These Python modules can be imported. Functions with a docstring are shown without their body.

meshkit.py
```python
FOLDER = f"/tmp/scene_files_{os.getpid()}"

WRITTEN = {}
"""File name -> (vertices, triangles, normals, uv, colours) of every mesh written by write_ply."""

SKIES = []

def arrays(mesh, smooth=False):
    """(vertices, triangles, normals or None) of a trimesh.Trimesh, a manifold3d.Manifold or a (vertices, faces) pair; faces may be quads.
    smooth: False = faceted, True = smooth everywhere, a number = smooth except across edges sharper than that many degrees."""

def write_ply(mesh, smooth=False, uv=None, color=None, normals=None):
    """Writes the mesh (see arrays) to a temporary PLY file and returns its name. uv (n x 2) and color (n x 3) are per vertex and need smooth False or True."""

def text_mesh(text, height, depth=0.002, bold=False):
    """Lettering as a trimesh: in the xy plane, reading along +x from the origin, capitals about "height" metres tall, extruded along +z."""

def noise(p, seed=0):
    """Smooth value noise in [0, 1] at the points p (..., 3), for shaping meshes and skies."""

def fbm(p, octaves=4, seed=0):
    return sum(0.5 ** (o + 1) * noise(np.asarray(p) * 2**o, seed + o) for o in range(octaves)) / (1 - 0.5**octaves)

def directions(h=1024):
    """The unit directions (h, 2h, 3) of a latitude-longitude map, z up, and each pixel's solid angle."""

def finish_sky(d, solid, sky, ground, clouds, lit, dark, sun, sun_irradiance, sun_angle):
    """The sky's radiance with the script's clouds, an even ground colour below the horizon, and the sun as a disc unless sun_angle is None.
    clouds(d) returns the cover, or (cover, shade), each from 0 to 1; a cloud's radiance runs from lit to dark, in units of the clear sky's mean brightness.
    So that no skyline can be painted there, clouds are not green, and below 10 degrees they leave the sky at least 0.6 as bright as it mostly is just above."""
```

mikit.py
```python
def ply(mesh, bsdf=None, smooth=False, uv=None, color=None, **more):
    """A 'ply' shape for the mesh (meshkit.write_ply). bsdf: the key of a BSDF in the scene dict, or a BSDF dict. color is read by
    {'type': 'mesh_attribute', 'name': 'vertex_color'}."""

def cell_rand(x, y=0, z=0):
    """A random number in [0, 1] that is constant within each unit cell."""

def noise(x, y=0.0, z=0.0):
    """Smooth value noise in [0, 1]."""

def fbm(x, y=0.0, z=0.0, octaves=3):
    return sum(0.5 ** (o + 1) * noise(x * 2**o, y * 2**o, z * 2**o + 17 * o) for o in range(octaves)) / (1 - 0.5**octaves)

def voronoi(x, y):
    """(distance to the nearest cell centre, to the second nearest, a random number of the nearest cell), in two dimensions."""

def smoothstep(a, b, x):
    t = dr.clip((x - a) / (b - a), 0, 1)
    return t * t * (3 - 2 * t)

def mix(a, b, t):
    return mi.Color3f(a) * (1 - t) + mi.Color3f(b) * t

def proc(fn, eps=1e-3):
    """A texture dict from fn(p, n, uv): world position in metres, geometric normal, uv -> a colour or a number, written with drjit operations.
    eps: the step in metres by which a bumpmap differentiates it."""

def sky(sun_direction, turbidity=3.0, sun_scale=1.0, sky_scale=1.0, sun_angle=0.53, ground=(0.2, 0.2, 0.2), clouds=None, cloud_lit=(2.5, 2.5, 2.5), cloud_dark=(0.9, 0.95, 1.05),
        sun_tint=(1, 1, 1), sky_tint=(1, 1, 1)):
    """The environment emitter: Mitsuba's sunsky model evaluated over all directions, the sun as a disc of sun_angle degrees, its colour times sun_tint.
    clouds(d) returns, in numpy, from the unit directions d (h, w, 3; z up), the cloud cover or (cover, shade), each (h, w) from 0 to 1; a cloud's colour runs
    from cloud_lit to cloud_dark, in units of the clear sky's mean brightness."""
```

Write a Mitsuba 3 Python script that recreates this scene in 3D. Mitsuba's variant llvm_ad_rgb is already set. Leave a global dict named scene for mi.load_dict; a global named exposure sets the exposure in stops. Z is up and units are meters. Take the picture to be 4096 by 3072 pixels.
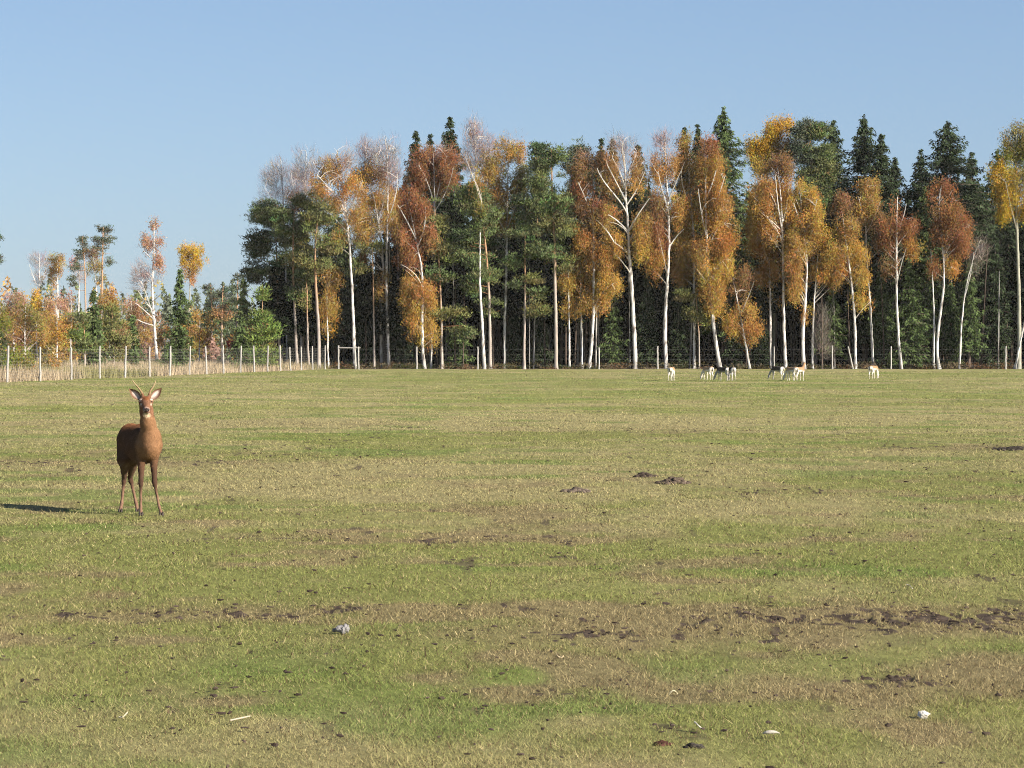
import math
import numpy as np, trimesh, mitsuba as mi, drjit as dr
import mikit, meshkit

T = mi.ScalarTransform4f
scene, labels = {}, {}

# ------------------------------------------------------------------ camera, sky, exposure, haze
CAM_H = 2.2
FPX = 10556.0                      # focal length in pixels of the 4096 px wide photograph
PITCH = math.atan((1536 - 1385) / FPX)
scene['camera'] = {
    'type': 'perspective', 'fov': 2 * math.degrees(math.atan(2048 / FPX)), 'fov_axis': 'x',
    'near_clip': 0.1, 'far_clip': 8000.0,
    'to_world': T().look_at(origin=[0, 0, CAM_H], target=[0, 100 * math.cos(PITCH), CAM_H - 100 * math.sin(PITCH)], up=[0, 0, 1]),
    'medium': {'type': 'ref', 'id': 'air'}}
SUN_AZ, SUN_EL = (0.82, -0.572), math.radians(25)
SUN = np.array([SUN_AZ[0] * math.cos(SUN_EL), SUN_AZ[1] * math.cos(SUN_EL), math.sin(SUN_EL)])
scene['sky'] = mikit.sky(SUN, turbidity=3.3, sun_scale=2.7, sky_scale=1.12, sun_tint=(0.85, 1.0, 1.34), sky_tint=(0.95, 0.99, 1.16))
exposure = 1.8
scene['air'] = {'type': 'homogeneous', 'albedo': {'type': 'rgb', 'value': [0.94, 0.95, 0.96]}, 'sigma_t': 0.00006}
scene['haze'] = {'type': 'cube', 'to_world': T().translate([0, 0, 14.4]).scale([2200, 2200, 15.6]), 'bsdf': {'type': 'null'},
                 'interior': {'type': 'ref', 'id': 'air'}}
labels['haze'] = {'kind': 'stuff', 'label': 'thin autumn haze over the far trees', 'category': 'haze'}

# ------------------------------------------------------------------ helpers
RNG = np.random.default_rng(11)
used = {}


def key_of(name):
    n = used.get(name, 0)
    used[name] = n + 1
    return name if n == 0 else f'{name}_{n:03d}'


def _pk(parent, name):
    full = parent + '__' + name
    n = used.get(full, 0)
    used[full] = n + 1
    return full if n == 0 else f'{full}_{n:03d}'


def thing(name, label, category, group=None, kind=None):
    k = key_of(name)
    labels[k] = {'label': label, 'category': category}
    if group: labels[k]['group'] = group
    if kind: labels[k]['kind'] = kind
    return k


def put(key, v, f, bsdf, color=None, smooth=False):
    v = np.asarray(v, float)
    if color is not None:
        color = np.broadcast_to(np.asarray(color, float), (len(v), 3))
    scene[key] = mikit.ply((v, f), bsdf, smooth=smooth, color=color)


def px(x, y, d):
    """The point at depth d seen at the photograph's pixel (x, y)."""
    return np.array([(x - 2048) / FPX * d, d, CAM_H + (1385 - y) / FPX * d])


REG = {1: (0, 800, 2.0109), 2: (900, 400, 1.4427), 3: (1900, 400, 1.4427), 4: (2996, 400, 1.4427)}


def unit(v):
    return v / np.maximum(np.linalg.norm(v, axis=-1, keepdims=True), 1e-9)


def tube(pts, radii, sides=6):
    p = np.asarray(pts, float)
    r = np.broadcast_to(np.asarray(radii, float), (len(p),))
    t = unit(np.gradient(p, axis=0))
    a = np.cross(t, np.array([0.13, 1.0, 0.07]))
    bad = np.linalg.norm(a, axis=1) < 0.2
    a[bad] = np.cross(t[bad], [1.0, 0.1, 0])
    a = unit(a)
    b = np.cross(t, a)
    ang = np.arange(sides) * 2 * np.pi / sides
    v = p[:, None] + r[:, None, None] * (np.cos(ang)[None, :, None] * a[:, None] + np.sin(ang)[None, :, None] * b[:, None])
    i, j = np.meshgrid(np.arange(len(p) - 1), np.arange(sides), indexing='ij')
    q = np.stack([i * sides + j, i * sides + (j + 1) % sides, (i + 1) * sides + (j + 1) % sides, (i + 1) * sides + j], -1).reshape(-1, 4)
    f = np.vstack([q[:, [0, 1, 2]], q[:, [0, 2, 3]]])
    v = v.reshape(-1, 3)
    n = len(v)
    v = np.vstack([v, p[-1]])
    e = (len(p) - 1) * sides
    cap = [[e + k, e + (k + 1) % sides, n] for k in range(sides)]
    return v, np.vstack([f, cap])


def curve(pts, n):
    """A smooth line (Catmull-Rom) through the points, n points."""
    p = np.asarray(pts, float)
    if len(p) < 3:
        return np.linspace(p[0], p[-1], n)
    from scipy.interpolate import CubicSpline
    s = np.r_[0, np.cumsum(np.linalg.norm(np.diff(p, axis=0), axis=1))]
    return CubicSpline(s, p)(np.linspace(0, s[-1], n))


class Mesh:
    def __init__(self):
        self.v, self.f, self.c, self.n = [], [], [], 0

    def add(self, v, f, c):
        self.v.append(v); self.f.append(np.asarray(f) + self.n)
        self.c.append(np.broadcast_to(np.asarray(c, float), (len(v), 3))); self.n += len(v)

    def put(self, key, bsdf, smooth=False):
        if self.n:
            put(key, np.vstack(self.v), np.vstack(self.f), bsdf, np.vstack(self.c), smooth)


def tris(rng, C, size, elong, direction=None, jitter=0.5):
    """One triangle at each point C: random leaves, or needles along a direction."""
    n = len(C)
    a = unit(rng.normal(size=(n, 3)))
    if direction is not None:
        a = unit(direction + jitter * a)
    b = unit(np.cross(a, rng.normal(size=(n, 3))))
    s = np.broadcast_to(size, (n,))[:, None]
    v = np.stack([C + a * s * elong * 0.5, C - a * s * elong * 0.5 + b * s * 0.5, C - a * s * elong * 0.5 - b * s * 0.5], 1).reshape(-1, 3)
    return v, np.arange(3 * n).reshape(-1, 3)


# ------------------------------------------------------------------ noise that is the same in numpy and in the materials
def np_cell(x, y, z):
    u = lambda v: (np.floor(np.asarray(v, float)).astype(np.int64) + 1000000) & 0xFFFFFFFF
    h = (u(x) * 374761393 + u(y) * 668265263 + u(z) * 2147483647) & 0xFFFFFFFF
    h = ((h ^ (h >> 13)) * 1274126177) & 0xFFFFFFFF
    return ((h ^ (h >> 16)) & 0xFFFFFF) / 16777215.0


def np_noise(x, y):
    x, y = np.asarray(x, float), np.asarray(y, float)
    ix, iy = np.floor(x), np.floor(y)
    tx, ty = x - ix, y - iy
    tx, ty = tx * tx * (3 - 2 * tx), ty * ty * (3 - 2 * ty)
    z = np.zeros_like(x)
    a = np_cell(ix, iy, z) * (1 - tx) + np_cell(ix + 1, iy, z) * tx
    b = np_cell(ix, iy + 1, z) * (1 - tx) + np_cell(ix + 1, iy + 1, z) * tx
    return a * (1 - ty) + b * ty


def np_ss(a, b, x):
    t = np.clip((x - a) / (b - a), 0, 1)
    return t * t * (3 - 2 * t)


class NP:
    noise, ss, exp = staticmethod(np_noise), staticmethod(np_ss), staticmethod(np.exp)


class DR:
    noise, ss, exp = staticmethod(lambda x, y: mikit.noise(x, y)), staticmethod(mikit.smoothstep), staticmethod(dr.exp)


def oct2(M, x, y, s, ox):
    return 0.55 * M.noise(x * s + ox, y * s + ox) + 0.3 * M.noise(x * s * 2.1 + ox, y * s * 2.1 - ox) + 0.15 * M.noise(x * s * 4.3 - ox, y * s * 4.3 + ox)


# poached and trampled strips that cross the meadow: (x, y, half length, half width, strength)
BANDS = [(-2.75, 21.9, 1.5, 0.55, 0.95), (-0.6, 22.0, 1.2, 0.35, 0.6), (2.7, 20.9, 2.3, 1.0, 0.9), (3.9, 21.2, 1.0, 0.6, 0.4), (0.9, 19.6, 1.4, 0.8, 0.45), (-2.2, 19.3, 1.6, 0.7, 0.35),
         (-1.6, 30.2, 2.4, 0.7, 0.5), (4.3, 30.5, 1.8, 0.6, 0.3), (-8.2, 50.0, 4.2, 1.3, 0.6), (-6.4, 54.0, 3.0, 0.9, 0.4), (9.6, 57.5, 2.6, 1.4, 0.6), (4.6, 40.0, 1.7, 0.9, 0.45),
         (1.0, 17.0, 2.6, 0.5, 0.3), (-3.0, 16.0, 1.2, 0.5, 0.3), (2.8, 17.4, 1.0, 0.4, 0.45), (3.2, 68, 4, 2.5, 0.35), (-9, 76, 5, 2.5, 0.35), (12, 104, 8, 4, 0.3)]


def soil_mask(M, x, y):
    s = 0
    for bx, by, lx, ly, k in BANDS:
        u, w = (x - bx) / lx, (y - by) / ly
        s = s + k * M.exp(-(u * u * u * u) - w * w)
    n = 0.22 * M.noise(x * 1.7 + 31, y * 1.1 + 7) + 0.30 * M.noise(x * 5.3 + 3, y * 2.6 + 57) + 0.48 * M.noise(x * 15.7 + 5, y * 6.1 + 1)
    t = M.ss(0.84, 0.93, M.noise(x * 4.7 + 17, y * 1.5 + 5)) * M.ss(0.45, 0.68, M.noise(x * 0.33 + 61, y * 0.21 + 15))   # lone hoof marks
    return 0.75 * t + (1 - 0.75 * t) * M.ss(0.50, 0.66, s * 0.47 + (n - 0.5) * 1.75 * M.ss(0.02, 0.25, s) + 0.06)


def band_mask(M, x, y):
    s = 0
    for bx, by, lx, ly, k in BANDS:
        u, w = (x - bx) / (lx * 1.25), (y - by) / (ly * 1.7)
        s = s + k * M.exp(-(u * u * u * u) - w * w)
    return s


def left_fence_x(y):
    return -30.8 + 0.1429 * (y - 160.8)


def field_mix(M, x, y):
    """Weights of the meadow's tones: lush green, dry tan, brown thatch."""
    big = oct2(M, x, y, 0.11, 5.3)
    mid = oct2(M, x, y, 0.42, 41.7)
    wide = M.noise(x * 0.05 + 3, y * 0.17 + 9)
    small = M.noise(x * 2.2 + 11, y * 1.3 + 4)
    tan = M.ss(0.36, 0.62, 0.36 * big + 0.30 * mid + 0.2 * wide + 0.14 * small)
    lush = M.ss(0.56, 0.78, 0.6 * M.noise(x * 0.34 + 71, y * 0.5 + 13) + 0.4 * M.noise(x * 0.9 + 1.5, y * 1.1 + 22))
    near = 1 - M.ss(24.0, 60.0, y)
    brown = M.ss(0.50, 0.80, 0.5 * M.noise(x * 0.5 + 19, y * 0.6 + 33) + 0.3 * M.noise(x * 1.7 + 8, y * 1.7 + 2) + 0.2 * small) * (0.30 + 0.70 * near)
    band = band_mask(M, x, y)
    brown = M.ss(0.0, 1.0, brown + 0.85 * band * (0.45 + 0.9 * small))
    lush = lush * (1 - 0.8 * M.ss(0.1, 0.6, band))
    return tan, lush, brown


OLIVE, LUSH, TAN, BROWN, SOIL = (0.212, 0.224, 0.078), (0.130, 0.196, 0.050), (0.304, 0.270, 0.134), (0.232, 0.180, 0.105), (0.078, 0.061, 0.049)
STRAW, DUFF, DIRT = (0.42, 0.34, 0.235), (0.060, 0.045, 0.030), (0.30, 0.26, 0.23)


def mix3(a, b, t):
    return tuple(p * (1 - t) + q * t for p, q in zip(a, b))


def field_colour(M, x, y):
    tan, lush, brown = field_mix(M, x, y)
    c = mix3(OLIVE, TAN, tan)
    c = mix3(c, LUSH, lush * 0.55)
    c = mix3(c, BROWN, brown * 0.75)
    return c


def ground_tex(p, n, uv):
    x, y = p.x, p.y
    s = soil_mask(DR, x, y)
    c = field_colour(DR, x, y)
    grain = 0.55 * mikit.noise(x * 16, y * 9) + 0.45 * mikit.noise(x * 41, y * 27)
    far = mikit.smoothstep(40.0, 110.0, y)
    blot = mikit.noise(x * 1.1 + 7, y * 0.45)
    tone = 0.58 + 0.50 * grain
    tone = tone * (1 - far) + far * (0.86 + 0.24 * blot)
    c = tuple(v * tone for v in c)
    c = mix3(c, tuple(v * (0.5 + 0.9 * grain) for v in SOIL), s)
    # the wood floor, its sandy edge, and the rough straw beyond the left fence
    edge = mikit.noise(x * 0.5, y * 0.5) * 2 - 1
    line = x - (-30.8 + 0.1429 * (y - 160.8))
    wood = mikit.smoothstep(253.6, 254.6, y + edge * 0.6) * mikit.smoothstep(-2.0, -1.0, line)
    c = mix3(c, tuple(v * (0.7 + 0.6 * grain) for v in DIRT), wood)
    c = mix3(c, tuple(v * (0.7 + 0.7 * grain) for v in DUFF), mikit.smoothstep(254.8, 256.0, y + edge * 0.8) * mikit.smoothstep(-2.0, -1.0, line))
    c = mix3(c, tuple(v * (0.75 + 0.5 * grain) for v in STRAW), 1 - mikit.smoothstep(-1.0, 0.2, line + edge * 0.4))
    return mi.Color3f(*c)


def gz(x, y):
    """Height of the ground."""
    x, y = np.asarray(x, float), np.asarray(y, float)
    r = np.hypot(x, y)
    h = 0.05 * (np_noise(x * 0.35, y * 0.35) - 0.5) + 0.03 * (np_noise(x * 1.1 + 9, y * 1.1) - 0.5) + 0.018 * (np_noise(x * 3.7, y * 3.7 + 4) - 0.5)
    s = soil_mask(NP, x, y)
    h = h + s * (0.05 * (np_noise(x * 7.0, y * 5.0) - 0.62) + 0.03 * (np_noise(x * 15, y * 11) - 0.5))
    return h * (1 - np_ss(280, 400, r))


# ------------------------------------------------------------------ materials
VC = {'type': 'mesh_attribute', 'name': 'vertex_color'}
scene['bark_material'] = {'type': 'twosided', 'bsdf': {'type': 'diffuse', 'reflectance': VC}}
scene['leaf_material'] = {'type': 'principledthin', 'base_color': VC, 'roughness': 0.75, 'diff_trans': 0.9, 'spec_trans': 0.0}
scene['needle_material'] = {'type': 'principledthin', 'base_color': VC, 'roughness': 0.6, 'diff_trans': 0.25, 'spec_trans': 0.0}
scene['grass_material'] = {'type': 'principledthin', 'base_color': VC, 'roughness': 0.7, 'diff_trans': 0.55, 'spec_trans': 0.0}
scene['ground_material'] = {'type': 'twosided', 'bsdf': {'type': 'diffuse', 'reflectance': mikit.proc(ground_tex)}}

# ------------------------------------------------------------------ the ground: one sheet to the horizon
fine = np.arange(-15.0, 15.01, 0.1)
coarse_l, coarse_r = np.array([-24, -21, -18.5, -16.5]), np.array([16.5, 18.5, 21, 24])
ring = np.r_[coarse_l, fine, coarse_r, np.arange(32, 329, 8.0)]
rad = np.r_[[0.6, 2, 4, 6, 8, 9.5], np.exp(np.arange(math.log(11), math.log(290), 0.0085)), [300, 330, 400, 520, 700, 950, 1300, 1700, 2100]]
A, R_ = np.meshgrid(np.radians(ring), rad)
gx, gy = R_ * np.sin(A), R_ * np.cos(A)
gv = np.stack([gx, gy, gz(gx, gy)], -1).reshape(-1, 3)
na, nr = len(ring), len(rad)
i, j = np.meshgrid(np.arange(nr - 1), np.arange(na), indexing='ij')
q = np.stack([i * na + j, i * na + (j + 1) % na, (i + 1) * na + (j + 1) % na, (i + 1) * na + j], -1).reshape(-1, 4)
gf = np.vstack([q[:, [0, 2, 1]], q[:, [0, 3, 2]], [[len(gv), k, (k + 1) % na] for k in range(na)]])
gv = np.vstack([gv, [0, 0, 0]])
scene['ground'] = mikit.ply((gv, gf), 'ground_material', smooth=True)
labels['ground'] = {'kind': 'structure', 'label': 'grazed autumn meadow with trampled strips', 'category': 'ground'}

# ------------------------------------------------------------------ trees
COL = {'gold': (0.49, 0.325, 0.085), 'amber': (0.45, 0.265, 0.078), 'rust': (0.34, 0.165, 0.075), 'brown': (0.29, 0.175, 0.080), 'yellow': (0.55, 0.37, 0.055),
       'olive': (0.29, 0.24, 0.070), 'ochre': (0.42, 0.275, 0.085), 'pink': (0.46, 0.29, 0.18), 'lime': (0.22, 0.24, 0.045),
       'pine': (0.135, 0.170, 0.072), 'pinedark': (0.075, 0.100, 0.050), 'pineolive': (0.185, 0.190, 0.075), 'pinelime': (0.15, 0.20, 0.06), 'pineblue': (0.105, 0.128, 0.085),
       'thicket': (0.013, 0.019, 0.011), 'spruce': (0.042, 0.060, 0.032), 'sprucegreen': (0.075, 0.108, 0.042), 'red': (0.45, 0.05, 0.05),  # thicket: spruce green darkened to paint the shade inside the wood
       't_grey': (0.29, 0.23, 0.22), 't_pink': (0.31, 0.20, 0.165), 't_amber': (0.34, 0.19, 0.09), 't_dark': (0.16, 0.14, 0.12), 't_white': (0.5, 0.45, 0.42)}
WHITE, GREYBARK, ORANGEBARK, DARKBARK = (0.67, 0.655, 0.63), (0.36, 0.32, 0.29), (0.40, 0.25, 0.155), (0.13, 0.10, 0.085)


def bark_colours(rng, kind, n, sides, pts):
    h = np.linspace(0, 1, n)[:, None, None] * np.ones((1, sides, 1))
    if kind == 'birch':
        c = np.ones((n, sides, 3)) * WHITE * rng.uniform(0.85, 1.05, (n, sides, 1))
        mark = rng.random((n, sides, 1)) < 0.22
        c = np.where(mark, np.array((0.16, 0.14, 0.13)), c)
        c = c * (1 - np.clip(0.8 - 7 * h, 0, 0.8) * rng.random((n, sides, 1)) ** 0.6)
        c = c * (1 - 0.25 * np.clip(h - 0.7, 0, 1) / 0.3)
    elif kind == 'pine':
        t = np.clip((h - 0.35) / 0.2, 0, 1)
        c = (np.array(GREYBARK) * (1 - t) + np.array(ORANGEBARK) * t) * rng.uniform(0.75, 1.15, (n, sides, 1))
    elif kind == 'aspen':
        c = np.ones((n, sides, 3)) * (0.33, 0.33, 0.27) * rng.uniform(0.8, 1.1, (n, sides, 1))
    else:
        c = np.ones((n, sides, 3)) * DARKBARK * rng.uniform(0.7, 1.2, (n, sides, 1))
    c = c.reshape(-1, 3)
    return np.vstack([c, c[-1:]])


def lobe_tree(name, label, category, kind, reg, d, trunk, lobes, r0=0.16, forks=(), seed=0, lod=1.0, group=None, branches=True, base_z=None):
    """A tree from the path of its trunk and the lobes of its crown, both measured in the photograph and set at depth d."""
    rng = np.random.default_rng(seed * 7919 + 13)
    ox, oy, sc = REG[reg]
    P = lambda x, y: px(ox + x / sc, oy + y / sc, d)
    k = thing(name, label, category, group)
    m = d / FPX / sc                                     # metres per zoomed pixel at this depth
    pts = np.array([P(*q) for q in trunk])
    pts[0, 2] = float(gz(pts[0, 0], pts[0, 1])) - 0.1
    pts[1:, 1] += rng.normal(0, 0.25, len(pts) - 1)
    n = max(10, int((pts[-1, 2] - pts[0, 2]) / 0.36))
    line = curve(pts, n)
    line[1:-1, :2] += np.cumsum(rng.normal(0, 0.010, (n - 2, 2)), 0)
    h = np.linspace(0, 1, n)
    rr = r0 * (1.0 - 0.74 * h ** 1.1) + r0 * 0.5 * np.exp(-h * n)
    sides = 8
    tv, tf = tube(line, rr, sides)
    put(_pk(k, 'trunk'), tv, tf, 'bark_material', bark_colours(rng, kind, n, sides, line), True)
    bm, leaf, twig = Mesh(), Mesh(), Mesh()
    pale = {'birch': (0.62, 0.57, 0.52), 'pine': (0.36, 0.20, 0.11), 'aspen': (0.32, 0.30, 0.25)}.get(kind, (0.2, 0.17, 0.15))
    zlo = min(P(0, l[1] + l[3])[2] for l in lobes) if lobes else line[-1, 2]
    anchors = [line]
    for fk in forks:
        fp = np.array([P(*q) for q in fk])
        fp[:, 1] += np.linspace(0, -rng.uniform(0.5, 2.0), len(fp))
        near = line[np.argmin(np.abs(line[:, 2] - fp[0, 2]))]
        fp[0] = near
        fl = curve(fp, 12)
        bm.add(*tube(fl, np.linspace(r0 * 0.42, r0 * 0.17, 12), 5), np.array(WHITE if kind == 'birch' else pale) * rng.uniform(0.55, 1.0, (61, 1)))
        anchors.append(fl)
    allpts = np.vstack(anchors)
    topz = line[-1, 2]

    def attach(t, rise):
        hor = np.hypot(allpts[:, 0] - t[0], allpts[:, 1] - t[1])
        want = t[2] - hor * rise
        cost = np.abs(allpts[:, 2] - want) + 0.25 * hor + 5.0 * (allpts[:, 2] < zlo - 1.5)
        return int(np.argmin(cost))

    bl = [allpts]
    for (cx, cy, rx, ry, colour, dens, *_) in lobes:
        c0 = P(cx, cy); ax, az = rx * m, ry * m; ay = min(max(ax, 0.7 * az), 3.2)
        if branches:
            nb = int(np.clip(2.5 + 0.42 * ax * az * 3.1, 3, 16) * (0.6 + 0.4 * min(lod, 1)))
            for _ in range(nb):
                u = unit(rng.normal(size=3)) * rng.uniform(0.45, 1.0)
                if kind == 'birch' and rng.random() < 0.7: u[1] = -abs(u[1])
                t = c0 + u * (ax, ay, az)
                rise = rng.uniform(0.5, 1.3) if kind in ('birch', 'aspen') else rng.uniform(-0.05, 0.35)
                s = allpts[attach(t, rise)]
                L = np.linalg.norm(t - s)
                if L < 0.5 or L > 9: continue
                up = np.array([0, 0, (0.16 if kind == 'birch' else 0.05) * L])
                mid = s * 0.5 + t * 0.5 + up * 0.5 + rng.normal(0, 0.06 * L, 3)
                bp = curve([s, mid, t], 7)
                rb = np.clip(0.0135 * L, 0.022, 0.07) * (r0 / 0.16) ** 0.5
                bm.add(*tube(bp, np.linspace(rb, rb * 0.35, 7), 4), np.array(pale) * rng.uniform(0.7, 1.15))
                bl.append(bp)
    allb = np.vstack(bl)
    for (cx, cy, rx, ry, colour, dens, *_) in lobes:
        c0 = P(cx, cy); ax, az = rx * m, ry * m; ay = min(max(ax, 0.7 * az), 3.2)
        area = math.pi * ax * az
        base = np.array(COL[colour])
        istw = colour.startswith('t_')
        nc = int(max(6, dens * area * (9.5 if kind != 'pine' else 9.5) * min(lod, 1.0)))
        u = unit(rng.normal(size=(3 * nc, 3))) * rng.random((3 * nc, 1)) ** (1 / 2.3) * np.where(rng.random((3 * nc, 1)) < 0.2, rng.uniform(1.0, 1.36, (3 * nc, 1)), 0.97)
        c = c0 + u * (ax, ay, az)
        keep = meshkit.noise(c * (0.72, 0.72, 0.85), seed=seed) > (0.3 if istw or dens > 1.25 else 0.42)
        tx = np.interp(c[:, 2], line[:, 2], line[:, 0]); ty = np.interp(c[:, 2], line[:, 2], line[:, 1])
        keep &= (np.abs(c[:, 0] - tx) > 0.75) | (c[:, 1] > ty) | (rng.random(len(c)) < 0.25)      # the stem stays in sight on the light side
        c = c[keep][:nc]
        if len(c) == 0: continue
        tone = rng.uniform(0.70, 1.25, (len(c), 1)) * (1 + 0.10 * rng.normal(size=(len(c), 3)))
        ni = np.array([np.argmin(np.sum((allb - q) ** 2, 1)) for q in c])
        if branches and lod > 0.45:
            for q, a_ in zip(c[::2], ni[::2]):
                s = allb[a_]
                if 0.4 < np.linalg.norm(q - s) < 3.5:
                    bp = np.array([s, s * 0.5 + q * 0.5 + (0, 0, 0.08), q])
                    bm.add(*tube(bp, [0.022, 0.016, 0.008], 3), np.array(pale) * rng.uniform(0.55, 1.0))
        if istw:
            per = 16
            C = np.repeat(c, per, 0) + rng.normal(0, 1, (len(c) * per, 3)) * (0.32, 0.32, 0.36)
            out = unit(C - np.array([line[-1, 0], line[-1, 1], c0[2] - az * 1.3]))
            L = rng.uniform(0.45, 1.0, len(C))
            v, f = tris(rng, C, 0.022 / lod ** 0.5, (L / 0.022 * lod ** 0.5)[:, None], out, 0.55)
            col = np.repeat(base * np.repeat(tone, per, 0) * rng.uniform(0.6, 1.2, (len(C), 1)), 3, 0)
            twig.add(v, f, np.clip(col, 0.01, 0.85))
        elif kind == 'pine':
            per = int(58 * max(0.5, lod))
            off = rng.normal(0, 1, (len(c) * per, 3)) * (0.36, 0.36, 0.15)
            C = np.repeat(c, per, 0) + off
            dirv = unit(off * (1, 1, 1.6)) * 0.8 + np.array([0, 0, 0.7])
            v, f = tris(rng, C, rng.uniform(0.07, 0.12, len(C)) / lod ** 0.5, 2.4, dirv, 0.5)
            col = np.repeat(base * np.repeat(tone, per, 0) * rng.uniform(0.7, 1.3, (len(C), 1)), 3, 0)
            leaf.add(v, f, np.clip(col, 0.004, 0.8))
        else:
            per = int(72 * max(0.5, lod))
            off = rng.normal(0, 1, (len(c) * per, 3)) * (0.25, 0.25, 0.42)
            C = np.repeat(c, per, 0) + off
            v, f = tris(rng, C, rng.uniform(0.06, 0.105, len(C)) / lod ** 0.5, 2.3, np.array([[0, 0, -1.0]]), 1.3)
            hue = np.stack([rng.uniform(0.85, 1.15, len(C)), rng.uniform(0.8, 1.2, len(C)), rng.uniform(0.7, 1.4, len(C))], 1)
            col = np.repeat(base * np.repeat(tone, per, 0) * hue, 3, 0)
            leaf.add(v, f, np.clip(col, 0.004, 0.8))
            if kind == 'birch':                          # bare twig ends that reach past the leaves
                C = np.repeat(c[::2], 5, 0)
                C = c0 + (C - c0) * 1.14 + rng.normal(0, 0.3, C.shape)
                v, f = tris(rng, C, 0.02, (rng.uniform(0.4, 0.9, len(C)) / 0.02)[:, None], unit(C - c0 + (0, 0, 0.6)), 0.6)
                twig.add(v, f, np.array(COL['t_amber' if colour in ('rust', 'brown', 'amber') else 't_pink']) * np.repeat(rng.uniform(0.7, 1.2, (len(C), 1)), 3, 0))
    bm.put(_pk(k, 'branches'), 'bark_material', False)
    twig.put(_pk(k, 'twigs'), 'bark_material')
    leaf.put(_pk(k, 'crown'), 'needle_material' if kind == 'pine' else 'leaf_material')
    return k


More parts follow.
